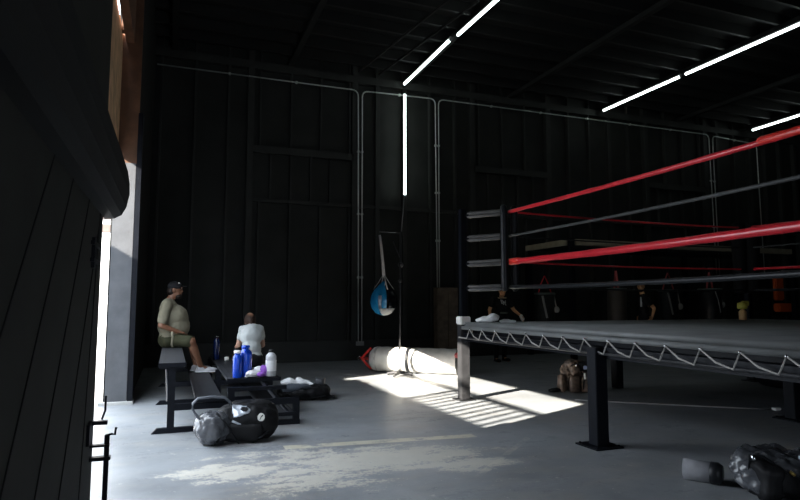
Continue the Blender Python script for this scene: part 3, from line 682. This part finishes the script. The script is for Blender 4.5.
# backpack under the ring
bk = thing('backpack', 'bulging brown patterned backpack on the floor under the ring', 'backpack', (5.72, 7.5, 0))
bm = BM(); ell(bm, (5.72, 7.50, 0.20), (0.19, 0.15, 0.21), R(-.3), 28, .55); ell(bm, (5.70, 7.48, 0.36), (0.15, 0.11, 0.10), R(-.3), 24, .7); bm = fuse(bm, .010, 2); crumple(bm, .030, 13, 2); part('body', bm, M_CAMO, bk, True, True)
bm = BM(); ell(bm, (5.60, 7.34, 0.13), (0.08, 0.05, 0.13), R(-.3), 20, .5); crumple(bm, .02, 16, 3); part('front_pocket', bm, M_CAMO, bk, True, True)
bm = BM(); ell(bm, (5.78, 7.29, 0.12), (0.09, 0.05, 0.115), R(-.3), 20, .5); crumple(bm, .02, 16, 7); part('front_pocket', bm, M_CAMO, bk, True, True)
bm = BM(); ell(bm, (5.60, 7.33, 0.335), (0.07, 0.05, 0.075), R(-.3), 20, .6); crumple(bm, .015, 16, 5); part('top_pocket', bm, M_CAMO, bk, True, True)
bm = BM(); ell(bm, (5.45, 7.45, 0.13), (0.05, 0.06, 0.13), None, 20, .6); crumple(bm, .02, 14, 9); part('side_pouch', bm, M_CAMO, bk, True, True)
bm = BM(); ell(bm, (5.36, 7.48, 0.03), (0.12, 0.06, 0.03)); crumple(bm, .01, 14, 9); part('loose_flap', bm, M_BAGB, bk, True, True)
bm = BM(); strap(bm, [(5.55, 7.33, 0.42), (5.68, 7.28, 0.30), (5.70, 7.24, 0.22), (5.69, 7.26, 0.05)], .014, .006); part('strap', bm, M_BAGB, bk, True, True)
bm = BM(); ell(bm, (5.80, 7.36, 0.36), (0.12, 0.07, 0.09), R(-.3), 20, .7); crumple(bm, .012, 9); part('lid', bm, M_BAGB, bk, True, True)
bm = BM(); ell(bm, (5.855, 7.28, 0.36), (0.05, 0.014, 0.034), R(-.3), 16, .6); part('badge', bm, M_REDTAPE, bk, True, True, 'bright red badge')
bm = BM(); ell(bm, (5.765, 7.30, 0.36), (0.03, 0.014, 0.03), R(-.3), 16, .6); part('badge', bm, mat('pale_blue', (.45, .55, .8), .5), bk, True, True, 'pale blue badge')
bm = BM(); ell(bm, (5.60, 7.285, 0.40), (0.022, 0.016, 0.022)); part('buckle', bm, M_CHROME, bk, True, True)
bm = BM(); tube(bm, [(5.705, 7.235, 0.29), (5.70, 7.225, 0.20)], .016, 8); part('zip_pull', bm, M_WTAPE, bk, True, True)

# cable on the floor, blue drum, dark bag under ring, white wire
bm = BM(); pts = [(5.15, 6.75, .008), (5.6, 6.35, .008), (6.1, 5.93, .008), (6.6, 5.53, .008), (6.95, 5.26, .008)]
xt = thing('extension_cord', 'thin white cord stretched over the floor beneath the ring', 'cord', (6.1, 5.9, 0)); tube(bm, pts, .007, 6); part('cable', bm, M_STRAP, xt, True, True)
bm = BM(); box(bm, 6.93, 7.03, 5.21, 5.27, 0, .03, .006); part('plug', bm, M_WTAPE, xt, True)
bm = BM(); lathe(bm, [(0.19, 0), (0.2, .02), (.2, .2), (.208, .21), (.2, .22), (.2, .43), (.19, .45)], (7.43, 5.12, 0), 28)
solo('plastic_drum', bm, mat('blue_drum', (.01, .09, .28), .4), 'blue plastic drum beneath the ring at the right edge', 'drum', True)
bm = BM(); ell(bm, (9.0, 6.6, .17), (.4, .25, .17), R(-.4), 24, .7); crumple(bm, .03, 5, 2)
solo('gym_bag', bm, M_BAGB, 'dark gym bag lying under the far side of the ring', 'gym bag', True)

# ================================================================== HEAVY BAG ON THE FLOOR
hb = thing('heavy_bag', 'long pale heavy bag lying in the sun patch with red end straps', 'punching bag', (4.3, 10.4, 0))
A = Vector((3.66, 11.03, 0.245)); B = Vector((5.12, 9.80, 0.235)); u = (B - A).normalized(); n_ = 30
bm = BM(); pts, rs = [], []
for k in range(n_ + 1):
    t = k / n_; pts.append(A.lerp(B, t) - Vector((0, 0, 0.0)))
    e = min(t, 1 - t) * (B - A).length; r = 0.235 * (1 - max(0, 1 - e / 0.12) ** 2 * 0.35)
    rs.append(r * (1 + 0.025 * math.sin(t * 44) - 0.03 * math.exp(-((t - .42) / .05) ** 2)))
tube(bm, pts, rs, 36); crumple(bm, .008, 6, 2); part('shell', bm, M_BAGW, hb, True, True)
def band(t0, t1, m, r=.243, name='band'):
    bm = BM(); tube(bm, [A.lerp(B, t) for t in (t0, t0 + .004, t1 - .004, t1)], [r - .01, r, r, r - .01], 36); part(name, bm, m, hb, True, True)
band(.395, .43, M_BPAD); band(.06, .09, M_STRAP, .236); band(.90, .995, M_DKGREY, .243, 'end_shade_band')  # dark band near the far end paints in the door header's shadow
bm = BM()
for s in (-1, 1):
    sd = u.cross(Vector((0, 0, 1))) * s
    strap(bm, [A + sd * .2 + Vector((0, 0, .0)), A - u * .08 + sd * .14, A - u * .20 + sd * .02, A - u * .24], .025, .007)
    strap(bm, [A + Vector((0, 0, .2 * s)), A - u * .08 + Vector((0, 0, .13 * s)), A - u * .20, A - u * .23], .025, .007, hint=sd)
part('hanging_strap', bm, M_REDTAPE, hb, True, True, 'red hanging straps')
bm = BM(); c = A - u * .25; tube(bm, [c + Vector((0, 0, .035 * math.cos(q))) + u * .035 * math.sin(q) for q in [i * 2 * PI / 12 for i in range(13)]], .009, 6); part('hook_ring', bm, M_CHROME, hb, True, True)
bm = BM(); tube(bm, [B + u * .02 + Vector((-.25, -.05, .22)), B + Vector((-.2, -.1, .27)), B + Vector((-.12, -.12, .24))], .012, 8); part('handle', bm, M_CHROME, hb, True, True)
bm = BM(); ell(bm, B + Vector((-.27, -.09, .14)), (.05, .03, .05)); part('logo_patch', bm, M_PINK, hb, True, True)

# ================================================================== BAG STAND WITH BLUE BALL
st = thing('bag_stand', 'tall thin black bag stand in front of the pale heavy bag', 'bag stand', (3.9, 10.12, 0))
bm = BM(); tube(bm, [(3.91, 10.15, .06), (3.93, 10.15, 2.62)], .017, 10); part('pole', bm, M_POST, st, True, True)
bm = BM(); tube(bm, [(3.93, 10.15, 2.60), (3.52, 10.15, 2.62), (3.52, 10.15, 2.57)], .012, 8); part('arm', bm, M_POST, st, True, True)
bm = BM(); tube(bm, [(3.93, 10.15, 2.1), (3.78, 10.15, 2.45)], .009, 8); part('arm_brace', bm, M_POST, st, True, True)
bm = BM(); tube(bm, [(3.91, 10.15, .08), (3.915, 10.15, .46)], .027, 12); part('sleeve', bm, M_WTAPE, st, True, True, 'white tube painting sunlight on the foot of the black pole')  # sunlit stretch of the black pole, put in as white colour
for a, b in (((3.72, 9.95), (4.1, 10.35)), ((4.1, 9.98), (3.74, 10.32))):
    bm = BM(); tube(bm, [(*a, .03), (3.91, 10.15, .07), (*b, .03)], [.025, .035, .025], 8); part('foot', bm, M_POST, st, True)
bm = BM(); ell(bm, (3.93, 10.15, 2.02), (.05, .05, .05)); ell(bm, (3.92, 10.15, 1.72), (.04, .04, .03)); part('adjuster_knobs', bm, M_POST, st, True, True)
bb = thing('punching_ball', 'hanging blue black and white punching ball on the thin stand', 'punching ball', (3.60, 10.15, 1.06))
bm = BM(); prof = [(0.001, .0), (.08, .01), (.16, .05), (.225, .13), (.255, .24), (.24, .36), (.18, .47), (.10, .55), (.04, .60), (.03, .62)]
lathe(bm, prof, (0, 0, .03), 32); body = part('ball', bm, M_BLUEB, bb, smooth=True)
def gore(a0, a1, m, off, z0=0, z1=10, name='panel'):
    bm = BM(); rings = []
    pr = [(r, z) for r, z in prof if z0 <= z <= z1]
    for r, z in pr:
        rings.append([bm.verts.new(((r + off) * math.cos(a0 + (a1 - a0) * k / 8), (r + off) * math.sin(a0 + (a1 - a0) * k / 8), z + .03)) for k in range(9)])
    for i in range(len(rings) - 1):
        for k in range(8): bm.faces.new((rings[i][k], rings[i][k + 1], rings[i + 1][k + 1], rings[i + 1][k]))
    me = D.meshes.new(name); bmesh.ops.solidify(bm, geom=bm.faces[:], thickness=.006); part(name, bm, m, bb, smooth=True)
d0 = math.radians(-112)   # direction of the viewpoint
gore(d0 + .25, d0 + 2.2, M_BLACKG, .004, .0, .6)
gore(d0 - 3.6, d0 - 1.4, M_BLACKG, .004, .0, .6)
gore(d0 - .3, d0 + 1.1, M_WTAPE, .006, .0, .14)
gore(d0 - .35, d0 - .12, M_PATCH, .006, .13, .4, 'stripe')
for a in (0, PI / 2, PI, 1.5 * PI):
    bm = BM(); strap(bm, [(.2 * math.cos(a), .2 * math.sin(a), .50), (.11 * math.cos(a), .11 * math.sin(a), .62), (.02 * math.cos(a), .02 * math.sin(a), .76)], .012, .004); part('strap', bm, M_STRAP, bb, smooth=True)
bm = BM(); tube(bm, [(0, 0, .74), (-.02, 0, 1.0), (-.05, 0, 1.25), (-.08, 0, 1.50)], [.034, .03, .026, .022], 8); crumple(bm, .006, 30); part('rope', bm, M_STRAP, bb, smooth=True)

# wooden board leaning at the wall
wd = thing('wooden_locker', 'narrow brown board cabinet against the wall behind the ring post', 'cabinet', (6.2, 12.9, 0))
for i, (x0, x1) in enumerate(((5.87, 6.13), (6.145, 6.40))):
    bm = BM(); box(bm, x0 + .12, x1 + .12, 12.97, 13.0, .02, 1.69, .004); part('door', bm, M_WOOD, wd, True)
bm = BM(); box(bm, 5.98, 6.53, 13.0, 13.22, 0, 1.70); part('body', bm, M_WOOD, wd, True)

# ================================================================== BAG RACK AND HANGING BAGS
rk = thing('bag_rack', 'long steel rack with khaki top rail behind the ring', 'bag rack', (12.4, 12.3, 0))
ZR = 2.76
def rkp(n, x0, x1, y0, y1, z0, z1, m=M_BEAM):
    bm = BM(); box(bm, x0, x1, y0, y1, z0, z1, .006); part(n, bm, m, rk, True)
for a, b in ((8.80, 13.98), (14.14, 16.1)): rkp('top_rail', a, b, 11.35, 11.45, ZR - .08, ZR + .06)
rkp('top_rail', 8.62, 8.72, 11.52, 13.2, ZR - .08, ZR + .06)
rkp('top_rail', 8.7, 16.1, 13.12, 13.2, ZR - .08, ZR + .04, M_STEEL)
for x in (8.70, 14.06, 16.15):
    for y in (11.4, 13.16): rkp('post', x - .06, x + .06, y - .06, y + .06, 0, ZR + .07, M_STEEL)
for x in (11.4, 14.06): rkp('cross_rail', x - .04, x + .04, 11.46, 13.1, ZR - .06, ZR + .03, M_STEEL)
def hang_bag(x, y, label, r, zt, zb, strap_m, m, extras=True, rz=0):
    t = thing('hanging_heavy_bag', label, 'punching bag', (x, y, zb), rz, 'heavy bags hanging from the rack'); h = zt - zb
    bm = BM(); lathe(bm, [(r * .85, 0), (r, .04), (r * 1.01, h * .5), (r, h - .04), (r * .85, h)], n=24); crumple(bm, .008, 5, x); part('shell', bm, m, t, smooth=True)
    bm = BM(); lathe(bm, [(r * 1.05, h - .05), (r * 1.08, h - .04), (r * 1.08, h - .01), (r * 1.0, h)], n=24); part('rim', bm, M_DKGREEN, t, smooth=True)
    for s in (-1, 1):
        bm = BM(); strap(bm, [(s * r * .8, 0, h - .02), (s * r * .5, 0, h + .2), (0, 0, h + .42)], .025, .008, hint=Vector((1, 0, 0))); part('strap', bm, strap_m, t)
    bm = BM(); tube(bm, [(0, 0, h + .40), (0, 0, ZR - .06 - zb)], .012, 6); part('chain', bm, M_STEEL, t)
    if extras:
        bm = BM(); strap(bm, [(-r * .8, -r * .75, h - .08), (-r * .75, -r * .95, h - .3), (-r * .5, -r * 1.05, h - .62)], .03, .008); part('loose_strap', bm, M_STRAP, t)
        bm = BM(); ell(bm, (r * .85, -r * .8, h - .42), (.075, .06, .08)); cap(bm, (r * .8, -r * .8, h - .34), (r * .65, -r * .7, h - .1), .015, .015); part('hanging_pad', bm, M_STRAP, t, smooth=True)
hang_bag(8.67, 12.45, 'dark heavy bag with red V straps, leftmost on the rack', .24, 1.58, .55, M_RED, M_DKGREY)
hang_bag(9.98, 11.4, 'grey heavy bag with narrow red strap left of the standing man', .22, 1.68, .5, M_PINK, mat('taupe_vinyl', (.06, .052, .045), .5), False, rz=1.1)
hang_bag(11.6, 11.4, 'dark heavy bag with faded red top right of the black-shirted man', .22, 1.66, .5, M_PINK, M_BPAD)
hang_bag(13.0, 11.4, 'dark heavy bag left of the far ring corner with one red strap', .27, 1.70, .5, M_PINK, M_BPAD, rz=.4)

# orange machine, yellow thing at the far right
om = thing('exercise_machine', 'orange padded exercise machine at the far right behind the ring', 'exercise machine', (16.0, 11.7, 0))
bm = BM(); box(bm, 15.72, 16.05, 11.6, 11.72, 1.40, 2.1, .03); part('back_pad', bm, M_ORANGE, om, True)
bm = BM(); box(bm, 15.68, 16.35, 11.5, 11.7, 1.08, 1.32, .03); part('seat_pad', bm, M_ORANGE, om, True)
for x in (15.64, 16.15, 16.42):
    bm = BM(); box(bm, x - .04, x + .04, 11.72, 11.8, 0, 2.3, .006); part('frame_post', bm, M_STEEL, om, True)
bm = BM(); box(bm, 15.6, 16.46, 11.55, 12.1, 0, .08); part('base', bm, M_STEEL, om, True)
bm = BM(); box(bm, 15.62, 16.44, 11.70, 11.80, .98, 1.08); part('seat_beam', bm, M_STEEL, om, True)
yt = thing('spray_bottle', 'small tan bottle with yellow top on the canvas near the far corner', 'bottle', (8.43, 6.8, RZ))
bm = BM(); lathe(bm, [(.05, 0), (.055, .01), (.055, .13), (.03, .16), (.025, .17)], n=16); part('body', bm, mat('tan_plastic', (.6, .36, .16), .5), yt, smooth=True)
bm = BM(); lathe(bm, [(.06, .17), (.075, .19), (.07, .26), (.03, .28)], n=16); part('cap', bm, M_YEL, yt, smooth=True)
bm = BM(); box(bm, .0, .13, -.03, .03, .22, .30, .012); part('nozzle', bm, M_YEL, yt)

# ================================================================== PEOPLE
def V(*a): return Vector(a)
def hand(bm, w, d, nrm, side, s=1.0, curl=0.6):
    """w wrist, d direction, nrm palm normal, side vector towards the thumb"""
    d = Vector(d).normalized(); nrm = Vector(nrm); nrm = (nrm - d * nrm.dot(d)).normalized(); t = Vector(side); t = (t - d * t.dot(d) - nrm * t.dot(nrm)).normalized()
    w = Vector(w)
    for k in range(4):
        o = t * (0.030 - 0.020 * k) * s; cap(bm, w + o * .6, w + d * .085 * s + o, .017 * s, .014 * s, 8)
        L = (.038, .044, .040, .030)[k] * s; p = w + d * .09 * s + o
        d1 = (d + nrm * curl * .5).normalized(); d2 = (d + nrm * curl * 1.6).normalized()
        cap(bm, p, p + d1 * L, .0088 * s, .0085 * s, 8); q = p + d1 * L; cap(bm, q, q + d2 * L * .9, .0085 * s, .0075 * s, 8)
    p = w + t * .028 * s + d * .02 * s; q = p + (t * .8 + d * .7).normalized() * .042 * s; cap(bm, p, q, .014 * s, .011 * s, 8)
    cap(bm, q, q + (d + nrm * .3 + t * .15).normalized() * .03 * s, .011 * s, .009 * s, 8)
def head(bm, c, f, up, s=1.0, jaw=1.0):
    """c head centre, f facing"""
    f = Vector(f).normalized(); up = Vector(up); up = (up - f * up.dot(f)).normalized(); r = f.cross(up)
    Rm = Matrix((r, f, up)).transposed()
    ell(bm, c + up * .015 * s - f * .008 * s, (.074 * s, .092 * s, .10 * s), Rm); ell(bm, c - up * .055 * s + f * .02 * s, (.055 * s * jaw, .066 * s, .062 * s), Rm)
    cap(bm, c + f * .088 * s + up * .01 * s, c + f * .098 * s - up * .022 * s, .009 * s, .013 * s, 8)   # nose
    ell(bm, c + f * .082 * s + up * .034 * s, (.045 * s, .016 * s, .010 * s), Rm, 12)                       # brow
    ell(bm, c + f * .088 * s - up * .052 * s, (.022 * s, .010 * s, .007 * s), Rm, 12)                      # lips
    for q in (-1, 1): ell(bm, c + r * .076 * s * q - f * .01 * s - up * .008 * s, (.010 * s, .018 * s, .030 * s), Rm, 12)
    return Rm
def eyes(parent, c, Rm, s=1.0):
    bm = BM()
    for q in (-1, 1): ell(bm, c + Rm @ V(.030 * s * q, .083 * s, .012 * s), (.013 * s, .008 * s, .009 * s), Rm, 10)
    part('eyes', bm, M_BLACKG, parent, True, True)
def shoe(parent, heel, d, s=1.0, m=M_SHOE):
    d = Vector(d).normalized(); h = Vector(heel); r = d.cross(V(0, 0, 1)).normalized(); Rm = Matrix((r, d, d.cross(r) * -1)).transposed()
    bm = BM(); ell(bm, h + d * .05 * s + V(0, 0, .05), (.042 * s, .07 * s, .05), Rm); ell(bm, h + d * .17 * s + V(0, 0, .035), (.048 * s, .10 * s, .036), Rm); ell(bm, h + d * .10 * s + V(0, 0, .02), (.044 * s, .14 * s, .02), Rm)
    bm = fuse(bm, .008, 2); p = part('shoe', bm, m, parent, True, True)
    bm = BM(); ell(bm, h + d * .11 * s + V(0, 0, .012), (.050 * s, .15 * s, .013), Rm, 20, .8); part('sole', bm, M_WHITE if m is M_SHOE else M_BLACKG, p, True, True)

def figure(name, label, base, J, skin, shirt, shorts, fem=0, vox=.011, belly=0, sleeve=.6, longp=False, shoem=M_SHOE, hcurl=.6, wrap=None, hs=1.0):
    """J: dict of joints in world coordinates"""
    t = thing(name, label, 'person', base)
    arm_r = .042 if not fem else .036; wsh = 1 if not fem else .86
    bm = BM(); nk, ch, wa, pe = J['neck'], J['chest'], J['waist'], J['pelvis']
    sL, sR = J['sL'], J['sR']; lat = (sR - sL).normalized(); tors_up = (ch - wa).normalized(); fr = tors_up.cross(lat)
    if fr.dot(J['face']) < 0: fr = -fr
    Rt = Matrix((lat, fr, tors_up)).transposed()
    def torso(bm, g):
        ell(bm, ch, (.165 * wsh + g, .11 + g, .15 + g), Rt); ell(bm, wa, (.135 * wsh + g + belly * .2, .10 + g + belly * .2, .15 + g), Rt)
        ell(bm, pe, (.165 * wsh + g + belly * .2, .12 + g, .12 + g), Rt)
        if belly:
            ell(bm, wa + fr * belly * .28 - tors_up * .01, (.15 + belly * .25 + g, .11 + belly * .38 + g, .18 + g), Rt)
            ell(bm, wa.lerp(ch, .5) + fr * belly * .24, (.17 + belly * .15 + g, .12 + belly * .32 + g, .18 + g), Rt)
        for s_ in (sL, sR): cap(bm, ch + tors_up * .09, s_, .065 * wsh + g, .050 * wsh + g)
    torso(bm, 0)
    cap(bm, ch + tors_up * .1, nk, .062 * wsh, .052 * wsh); cap(bm, nk, J['head'] - V(0, 0, .03), .052 * wsh, .05 * wsh)
    Rm = head(bm, J['head'], J['face'], J.get('hup', V(0, 0, 1)), hs)
    for s in 'LR':
        cap(bm, J['s' + s], J['e' + s], arm_r * 1.25, arm_r); cap(bm, J['e' + s], J['w' + s], arm_r, arm_r * .66)
        hd = (J['h' + s] - J['w' + s]); hand(bm, J['w' + s], hd, J.get('n' + s, V(0, 0, -1)), J.get('t' + s, fr), .95, hcurl)
        cap(bm, J['hp' + s], J['k' + s], .088 * (1 + belly * .4), .06); cap(bm, J['k' + s], J['a' + s], .056, .036); cap(bm, J['k' + s].lerp(J['a' + s], .25), J['k' + s].lerp(J['a' + s], .5), .058, .048)
        ft = J['f' + s]; cap(bm, J['a' + s], J['a' + s] + (ft - J['a' + s]) * .9, .036, .026)
    bm = fuse(bm, vox * .75, 3); body = part('body', bm, skin, t, True, True); eyes(t, J['head'], Rm, hs)
    # shirt
    bm = BM(); torso(bm, .014)
    for s in 'LR':
        cap(bm, J['s' + s], J['s' + s].lerp(J['e' + s], sleeve), arm_r * 1.25 + (.008 if fem else .02), arm_r * 1.12 + (.014 if fem else .024))
    bm = fuse(bm, vox, 3); crumple(bm, .008, 11, len(name) + belly * 10)
    # keep shirt above the waist line
    lim = pe + tors_up * 0.02
    bmesh.ops.bisect_plane(bm, geom=bm.verts[:] + bm.edges[:] + bm.faces[:], plane_co=lim, plane_no=-tors_up, clear_outer=True)
    sh = part('shirt', bm, shirt, t, True, True)
    # shorts / trousers
    bm = BM(); ell(bm, pe - tors_up * .02, (.17 * wsh + .02 + belly * .2, .13 + .012, .13 + .01), Rt)
    for s in 'LR':
        e = 1.0 if longp else .88
        cap(bm, J['hp' + s], J['hp' + s].lerp(J['k' + s], e), .098 * (1 + belly * .3), .082 if not longp else .072)
        if longp: cap(bm, J['k' + s], J['k' + s].lerp(J['a' + s], .95), .070, .055)
    bm = fuse(bm, vox, 3); crumple(bm, .006, 12, 3); part('trousers' if longp else 'shorts', bm, shorts, t, True, True)
    for s in 'LR':
        ft = J['f' + s]; d = ft - J['a' + s]; d.z = 0; d.normalize(); shoe(t, V(J['a' + s].x, J['a' + s].y, ft.z) - d * .05, d, 1.0, shoem)
    if wrap:
        bm = BM(); 
        for s in wrap: cap(bm, J['w' + s], J['w' + s].lerp(J['h' + s], .85), .042, .046)
        part('hand_wraps', bm, M_WTAPE, t, True, True)
    return t, Rm, fr, Rt

# --- man seated on the top bleacher seat, looking right
YM_ = 8.95
J = dict(pelvis=V(-.02, YM_, .83), waist=V(-.01, YM_, .98), chest=V(-.03, YM_, 1.22), neck=V(.0, YM_, 1.39), head=V(.045, YM_, 1.50),
         sL=V(-.06, YM_ + .18, 1.30), sR=V(-.06, YM_ - .18, 1.30), eL=V(-.10, YM_ + .27, 1.02), eR=V(-.12, YM_ - .27, 1.01),
         wL=V(.10, YM_ + .17, .93), wR=V(.10, YM_ - .21, .92), hL=V(.20, YM_ + .12, .90), hR=V(.20, YM_ - .15, .89),
         hpL=V(.02, YM_ + .10, .80), hpR=V(.02, YM_ - .10, .80), kL=V(.28, YM_ + .26, .79), kR=V(.27, YM_ - .28, .79),
         aL=V(.36, YM_ + .10, .42), aR=V(.42, YM_ - .12, .42), fL=V(.52, YM_ + .12, .345), fR=V(.59, YM_ - .14, .345),
         face=V(1, -.12, -.02), nL=V(0, 0, -1), nR=V(0, 0, -1))
man, Rm, fr, Rt = figure('person', 'man in a cream shirt and olive shorts seated high on the bleacher', (0, YM_, .32), J, M_SKIN, M_SHIRT, M_SHORTS, belly=.22, sleeve=.75)
hc = J['head']; bm = BM(); ell(bm, hc + Rm @ V(0, -.008, .045), (.082, .100, .075), Rm); ell(bm, hc + Rm @ V(0, .10, .05), (.06, .055, .008), Rm); cp = part('cap', bm, M_BLKCLOTH, man, True, True)
bm = BM(); ell(bm, hc + Rm @ V(.05, .05, .095), (.012, .012, .010), Rm, 10); part('cap_badge', bm, M_STRAP, cp, True, True)
bm = BM(); ell(bm, hc + Rm @ V(0, .045, -.088), (.054, .05, .040), Rm); ell(bm, hc + Rm @ V(0, -.05, -.02), (.078, .06, .07), Rm); part('beard', bm, M_HAIR, man, True, True)
bm = BM(); strap(bm, [(.02, 8.57, .93), (.03, 8.55, .86), (.022, 8.57, .76), (.035, 8.60, .708)], .013, .005); solo('cloth_strip', bm, M_SHIRT, "narrow pale cloth hanging at the seated man's side", 'cloth', True)

# --- woman on the lower seat, seen from behind
wx, wy = 1.045, 8.35
J = dict(pelvis=V(wx, wy, .56), waist=V(wx, wy + .01, .70), chest=V(wx, wy + .04, .87), neck=V(wx, wy + .11, 1.0), head=V(wx - .01, wy + .17, 1.045), hup=V(0, .35, 1),
         sL=V(wx - .118, wy + .07, .95), sR=V(wx + .118, wy + .07, .95), eL=V(wx - .165, wy + .13, .73), eR=V(wx + .165, wy + .13, .73),
         wL=V(wx - .17, wy + .33, .70), wR=V(wx + .12, wy + .37, .66), hL=V(wx - .06, wy + .42, .64), hR=V(wx + .04, wy + .42, .64),
         hpL=V(wx - .09, wy + .03, .54), hpR=V(wx + .09, wy + .03, .54), kL=V(wx - .12, wy + .42, .68), kR=V(wx + .11, wy + .42, .68),
         aL=V(wx - .12, wy + .66, .53), aR=V(wx + .09, wy + .66, .53), fL=V(wx - .13, wy + .80, .46), fR=V(wx + .09, wy + .80, .46),
         face=V(-.05, 1, -.55), nL=V(0, 0, -1), nR=V(0, 0, -1))
wom, Rm, fr, Rt = figure('person', 'woman in a pale grey tee seated with her back turned', (wx, wy, .45), J, M_SKIN2, M_TEE, M_BLKCLOTH, fem=1, sleeve=.5, hs=.86)
hc = J['head']; bm = BM(); ell(bm, hc + Rm @ V(0, -.018, .030), (.080, .090, .100), Rm); ell(bm, hc + Rm @ V(0, -.08, .01), (.028, .03, .03), Rm)
cap(bm, hc + Rm @ V(0, -.10, .01), hc + Rm @ V(0, -.10, -.06) + V(0, -.02, -.04), .026, .022); cap(bm, hc + Rm @ V(0, -.10, -.06) + V(0, -.02, -.04), V(wx, wy + .0, .91), .022, .008)
bm = fuse(bm, .008, 2); part('hair', bm, M_HAIRB, wom, True, True)

# --- boxer standing behind the ring
bx, by = 6.98, 11.75
J = dict(pelvis=V(bx, by, .95), waist=V(bx, by, 1.10), chest=V(bx, by - .02, 1.31), neck=V(bx + .0, by - .06, 1.48), head=V(bx + .0, by - .10, 1.585),
         sL=V(bx - .19, by - .02, 1.40), sR=V(bx + .19, by - .02, 1.40), eL=V(bx - .30, by - .03, 1.17), eR=V(bx + .32, by - .04, 1.17),
         wL=V(bx - .33, by - .12, .95), wR=V(bx + .45, by - .14, 1.03), hL=V(bx - .33, by - .14, .86), hR=V(bx + .48, by - .17, .95),
         hpL=V(bx - .10, by, .90), hpR=V(bx + .10, by, .90), kL=V(bx - .12, by - .03, .50), kR=V(bx + .13, by + .02, .50),
         aL=V(bx - .12, by + .02, .09), aR=V(bx + .15, by + .12, .09), fL=V(bx - .13, by - .12, .01), fR=V(bx + .17, by - .04, .01), face=V(-.1, -1, -.1), nL=V(1, 0, 0), nR=V(-1, 0, 0))
box_, Rm, fr, Rt = figure('person', 'person in black with wrapped hands standing behind the white towel', (bx, by, 0), J, M_SKIN3, M_BLKCLOTH, M_BLKCLOTH, longp=True, shoem=M_BLKCLOTH, sleeve=.55, vox=.014, wrap='LR')
hc = J['head']; bm = BM(); ell(bm, hc + Rm @ V(0, -.018, .028), (.080, .094, .094), Rm); part('hair', bm, M_HAIR, box_, True, True)
bm = BM(); lathe(bm, [(.105, 0), (.115, .012), (.105, .024)], J['neck'] + V(0, .0, -.055), 20); part('collar', bm, M_BRASS if 0 else mat('tan_trim', (.38, .28, .18), .7), box_, True, True)
bm = BM(); c = J['chest'] + V(-.01, -.145, .02)
for a, b in ((V(-.07, 0, .07), V(-.05, 0, -.02)), (V(-.03, 0, .06), V(.0, 0, -.05)), (V(.0, 0, .03), V(.06, 0, -.06)), (V(.04, 0, .05), V(.05, 0, -.01)), (V(-.05, 0, -.02), V(.0, 0, .0))): tube(bm, [c + a, c + b], .011, 6)
part('shirt_print', bm, mat('white_print', (.6, .6, .6), .8), box_, True)
bm = BM(); c = J['chest'] + V(0.0, -.13, -.21); box(bm, c.x - .10, c.x + .10, c.y - .012, c.y + .012, c.z - .02, c.z + .02, .006); part('belt_print', bm, mat('dim_print', (.10, .12, .10), .8), box_, True)

# --- black-shirted man further right
bx, by = 10.24, 10.8
J = dict(pelvis=V(bx, by, .98), waist=V(bx, by, 1.14), chest=V(bx - .02, by, 1.38), neck=V(bx - .05, by, 1.58), head=V(bx - .09, by - .02, 1.70),
         sL=V(bx - .12, by - .15, 1.46), sR=V(bx + .10, by + .12, 1.46), eL=V(bx + .05, by - .26, 1.20), eR=V(bx + .25, by + .16, 1.18),
         wL=V(bx - .10, by - .34, 1.0), wR=V(bx + .05, by + .22, 1.0), hL=V(bx - .17, by - .36, .95), hR=V(bx - .02, by + .2, .94),
         hpL=V(bx - .05, by - .09, .93), hpR=V(bx + .05, by + .09, .93), kL=V(bx - .07, by - .1, .52), kR=V(bx + .05, by + .1, .52),
         aL=V(bx - .05, by - .1, .09), aR=V(bx + .08, by + .1, .09), fL=V(bx - .19, by - .13, .01), fR=V(bx - .06, by + .07, .01), face=V(-1, -.75, -.05), nL=V(0, 1, 0), nR=V(0, -1, 0))
m3, Rm, fr, Rt = figure('person', 'bearded man in a black tee facing left beyond the ring canvas', (bx, by, 0), J, M_SKIN3, M_BLKCLOTH, M_BLKCLOTH, longp=True, shoem=M_BLKCLOTH, sleeve=.55, vox=.014)
hc = J['head']; bm = BM(); ell(bm, hc + Rm @ V(0, -.035, .05), (.080, .085, .075), Rm); part('hair', bm, M_HAIR, m3, True, True)
bm = BM(); ell(bm, hc + Rm @ V(0, .04, -.085), (.054, .052, .036), Rm); part('beard', bm, M_HAIR, m3, True, True)
bm = BM(); tube(bm, [J['chest'] + V(-.13, -.08, .08), J['chest'] + V(-.15, -.09, -.14)], .022, 6); part('shirt_print', bm, mat('white_print', (.6, .6, .6), .8), m3, True)
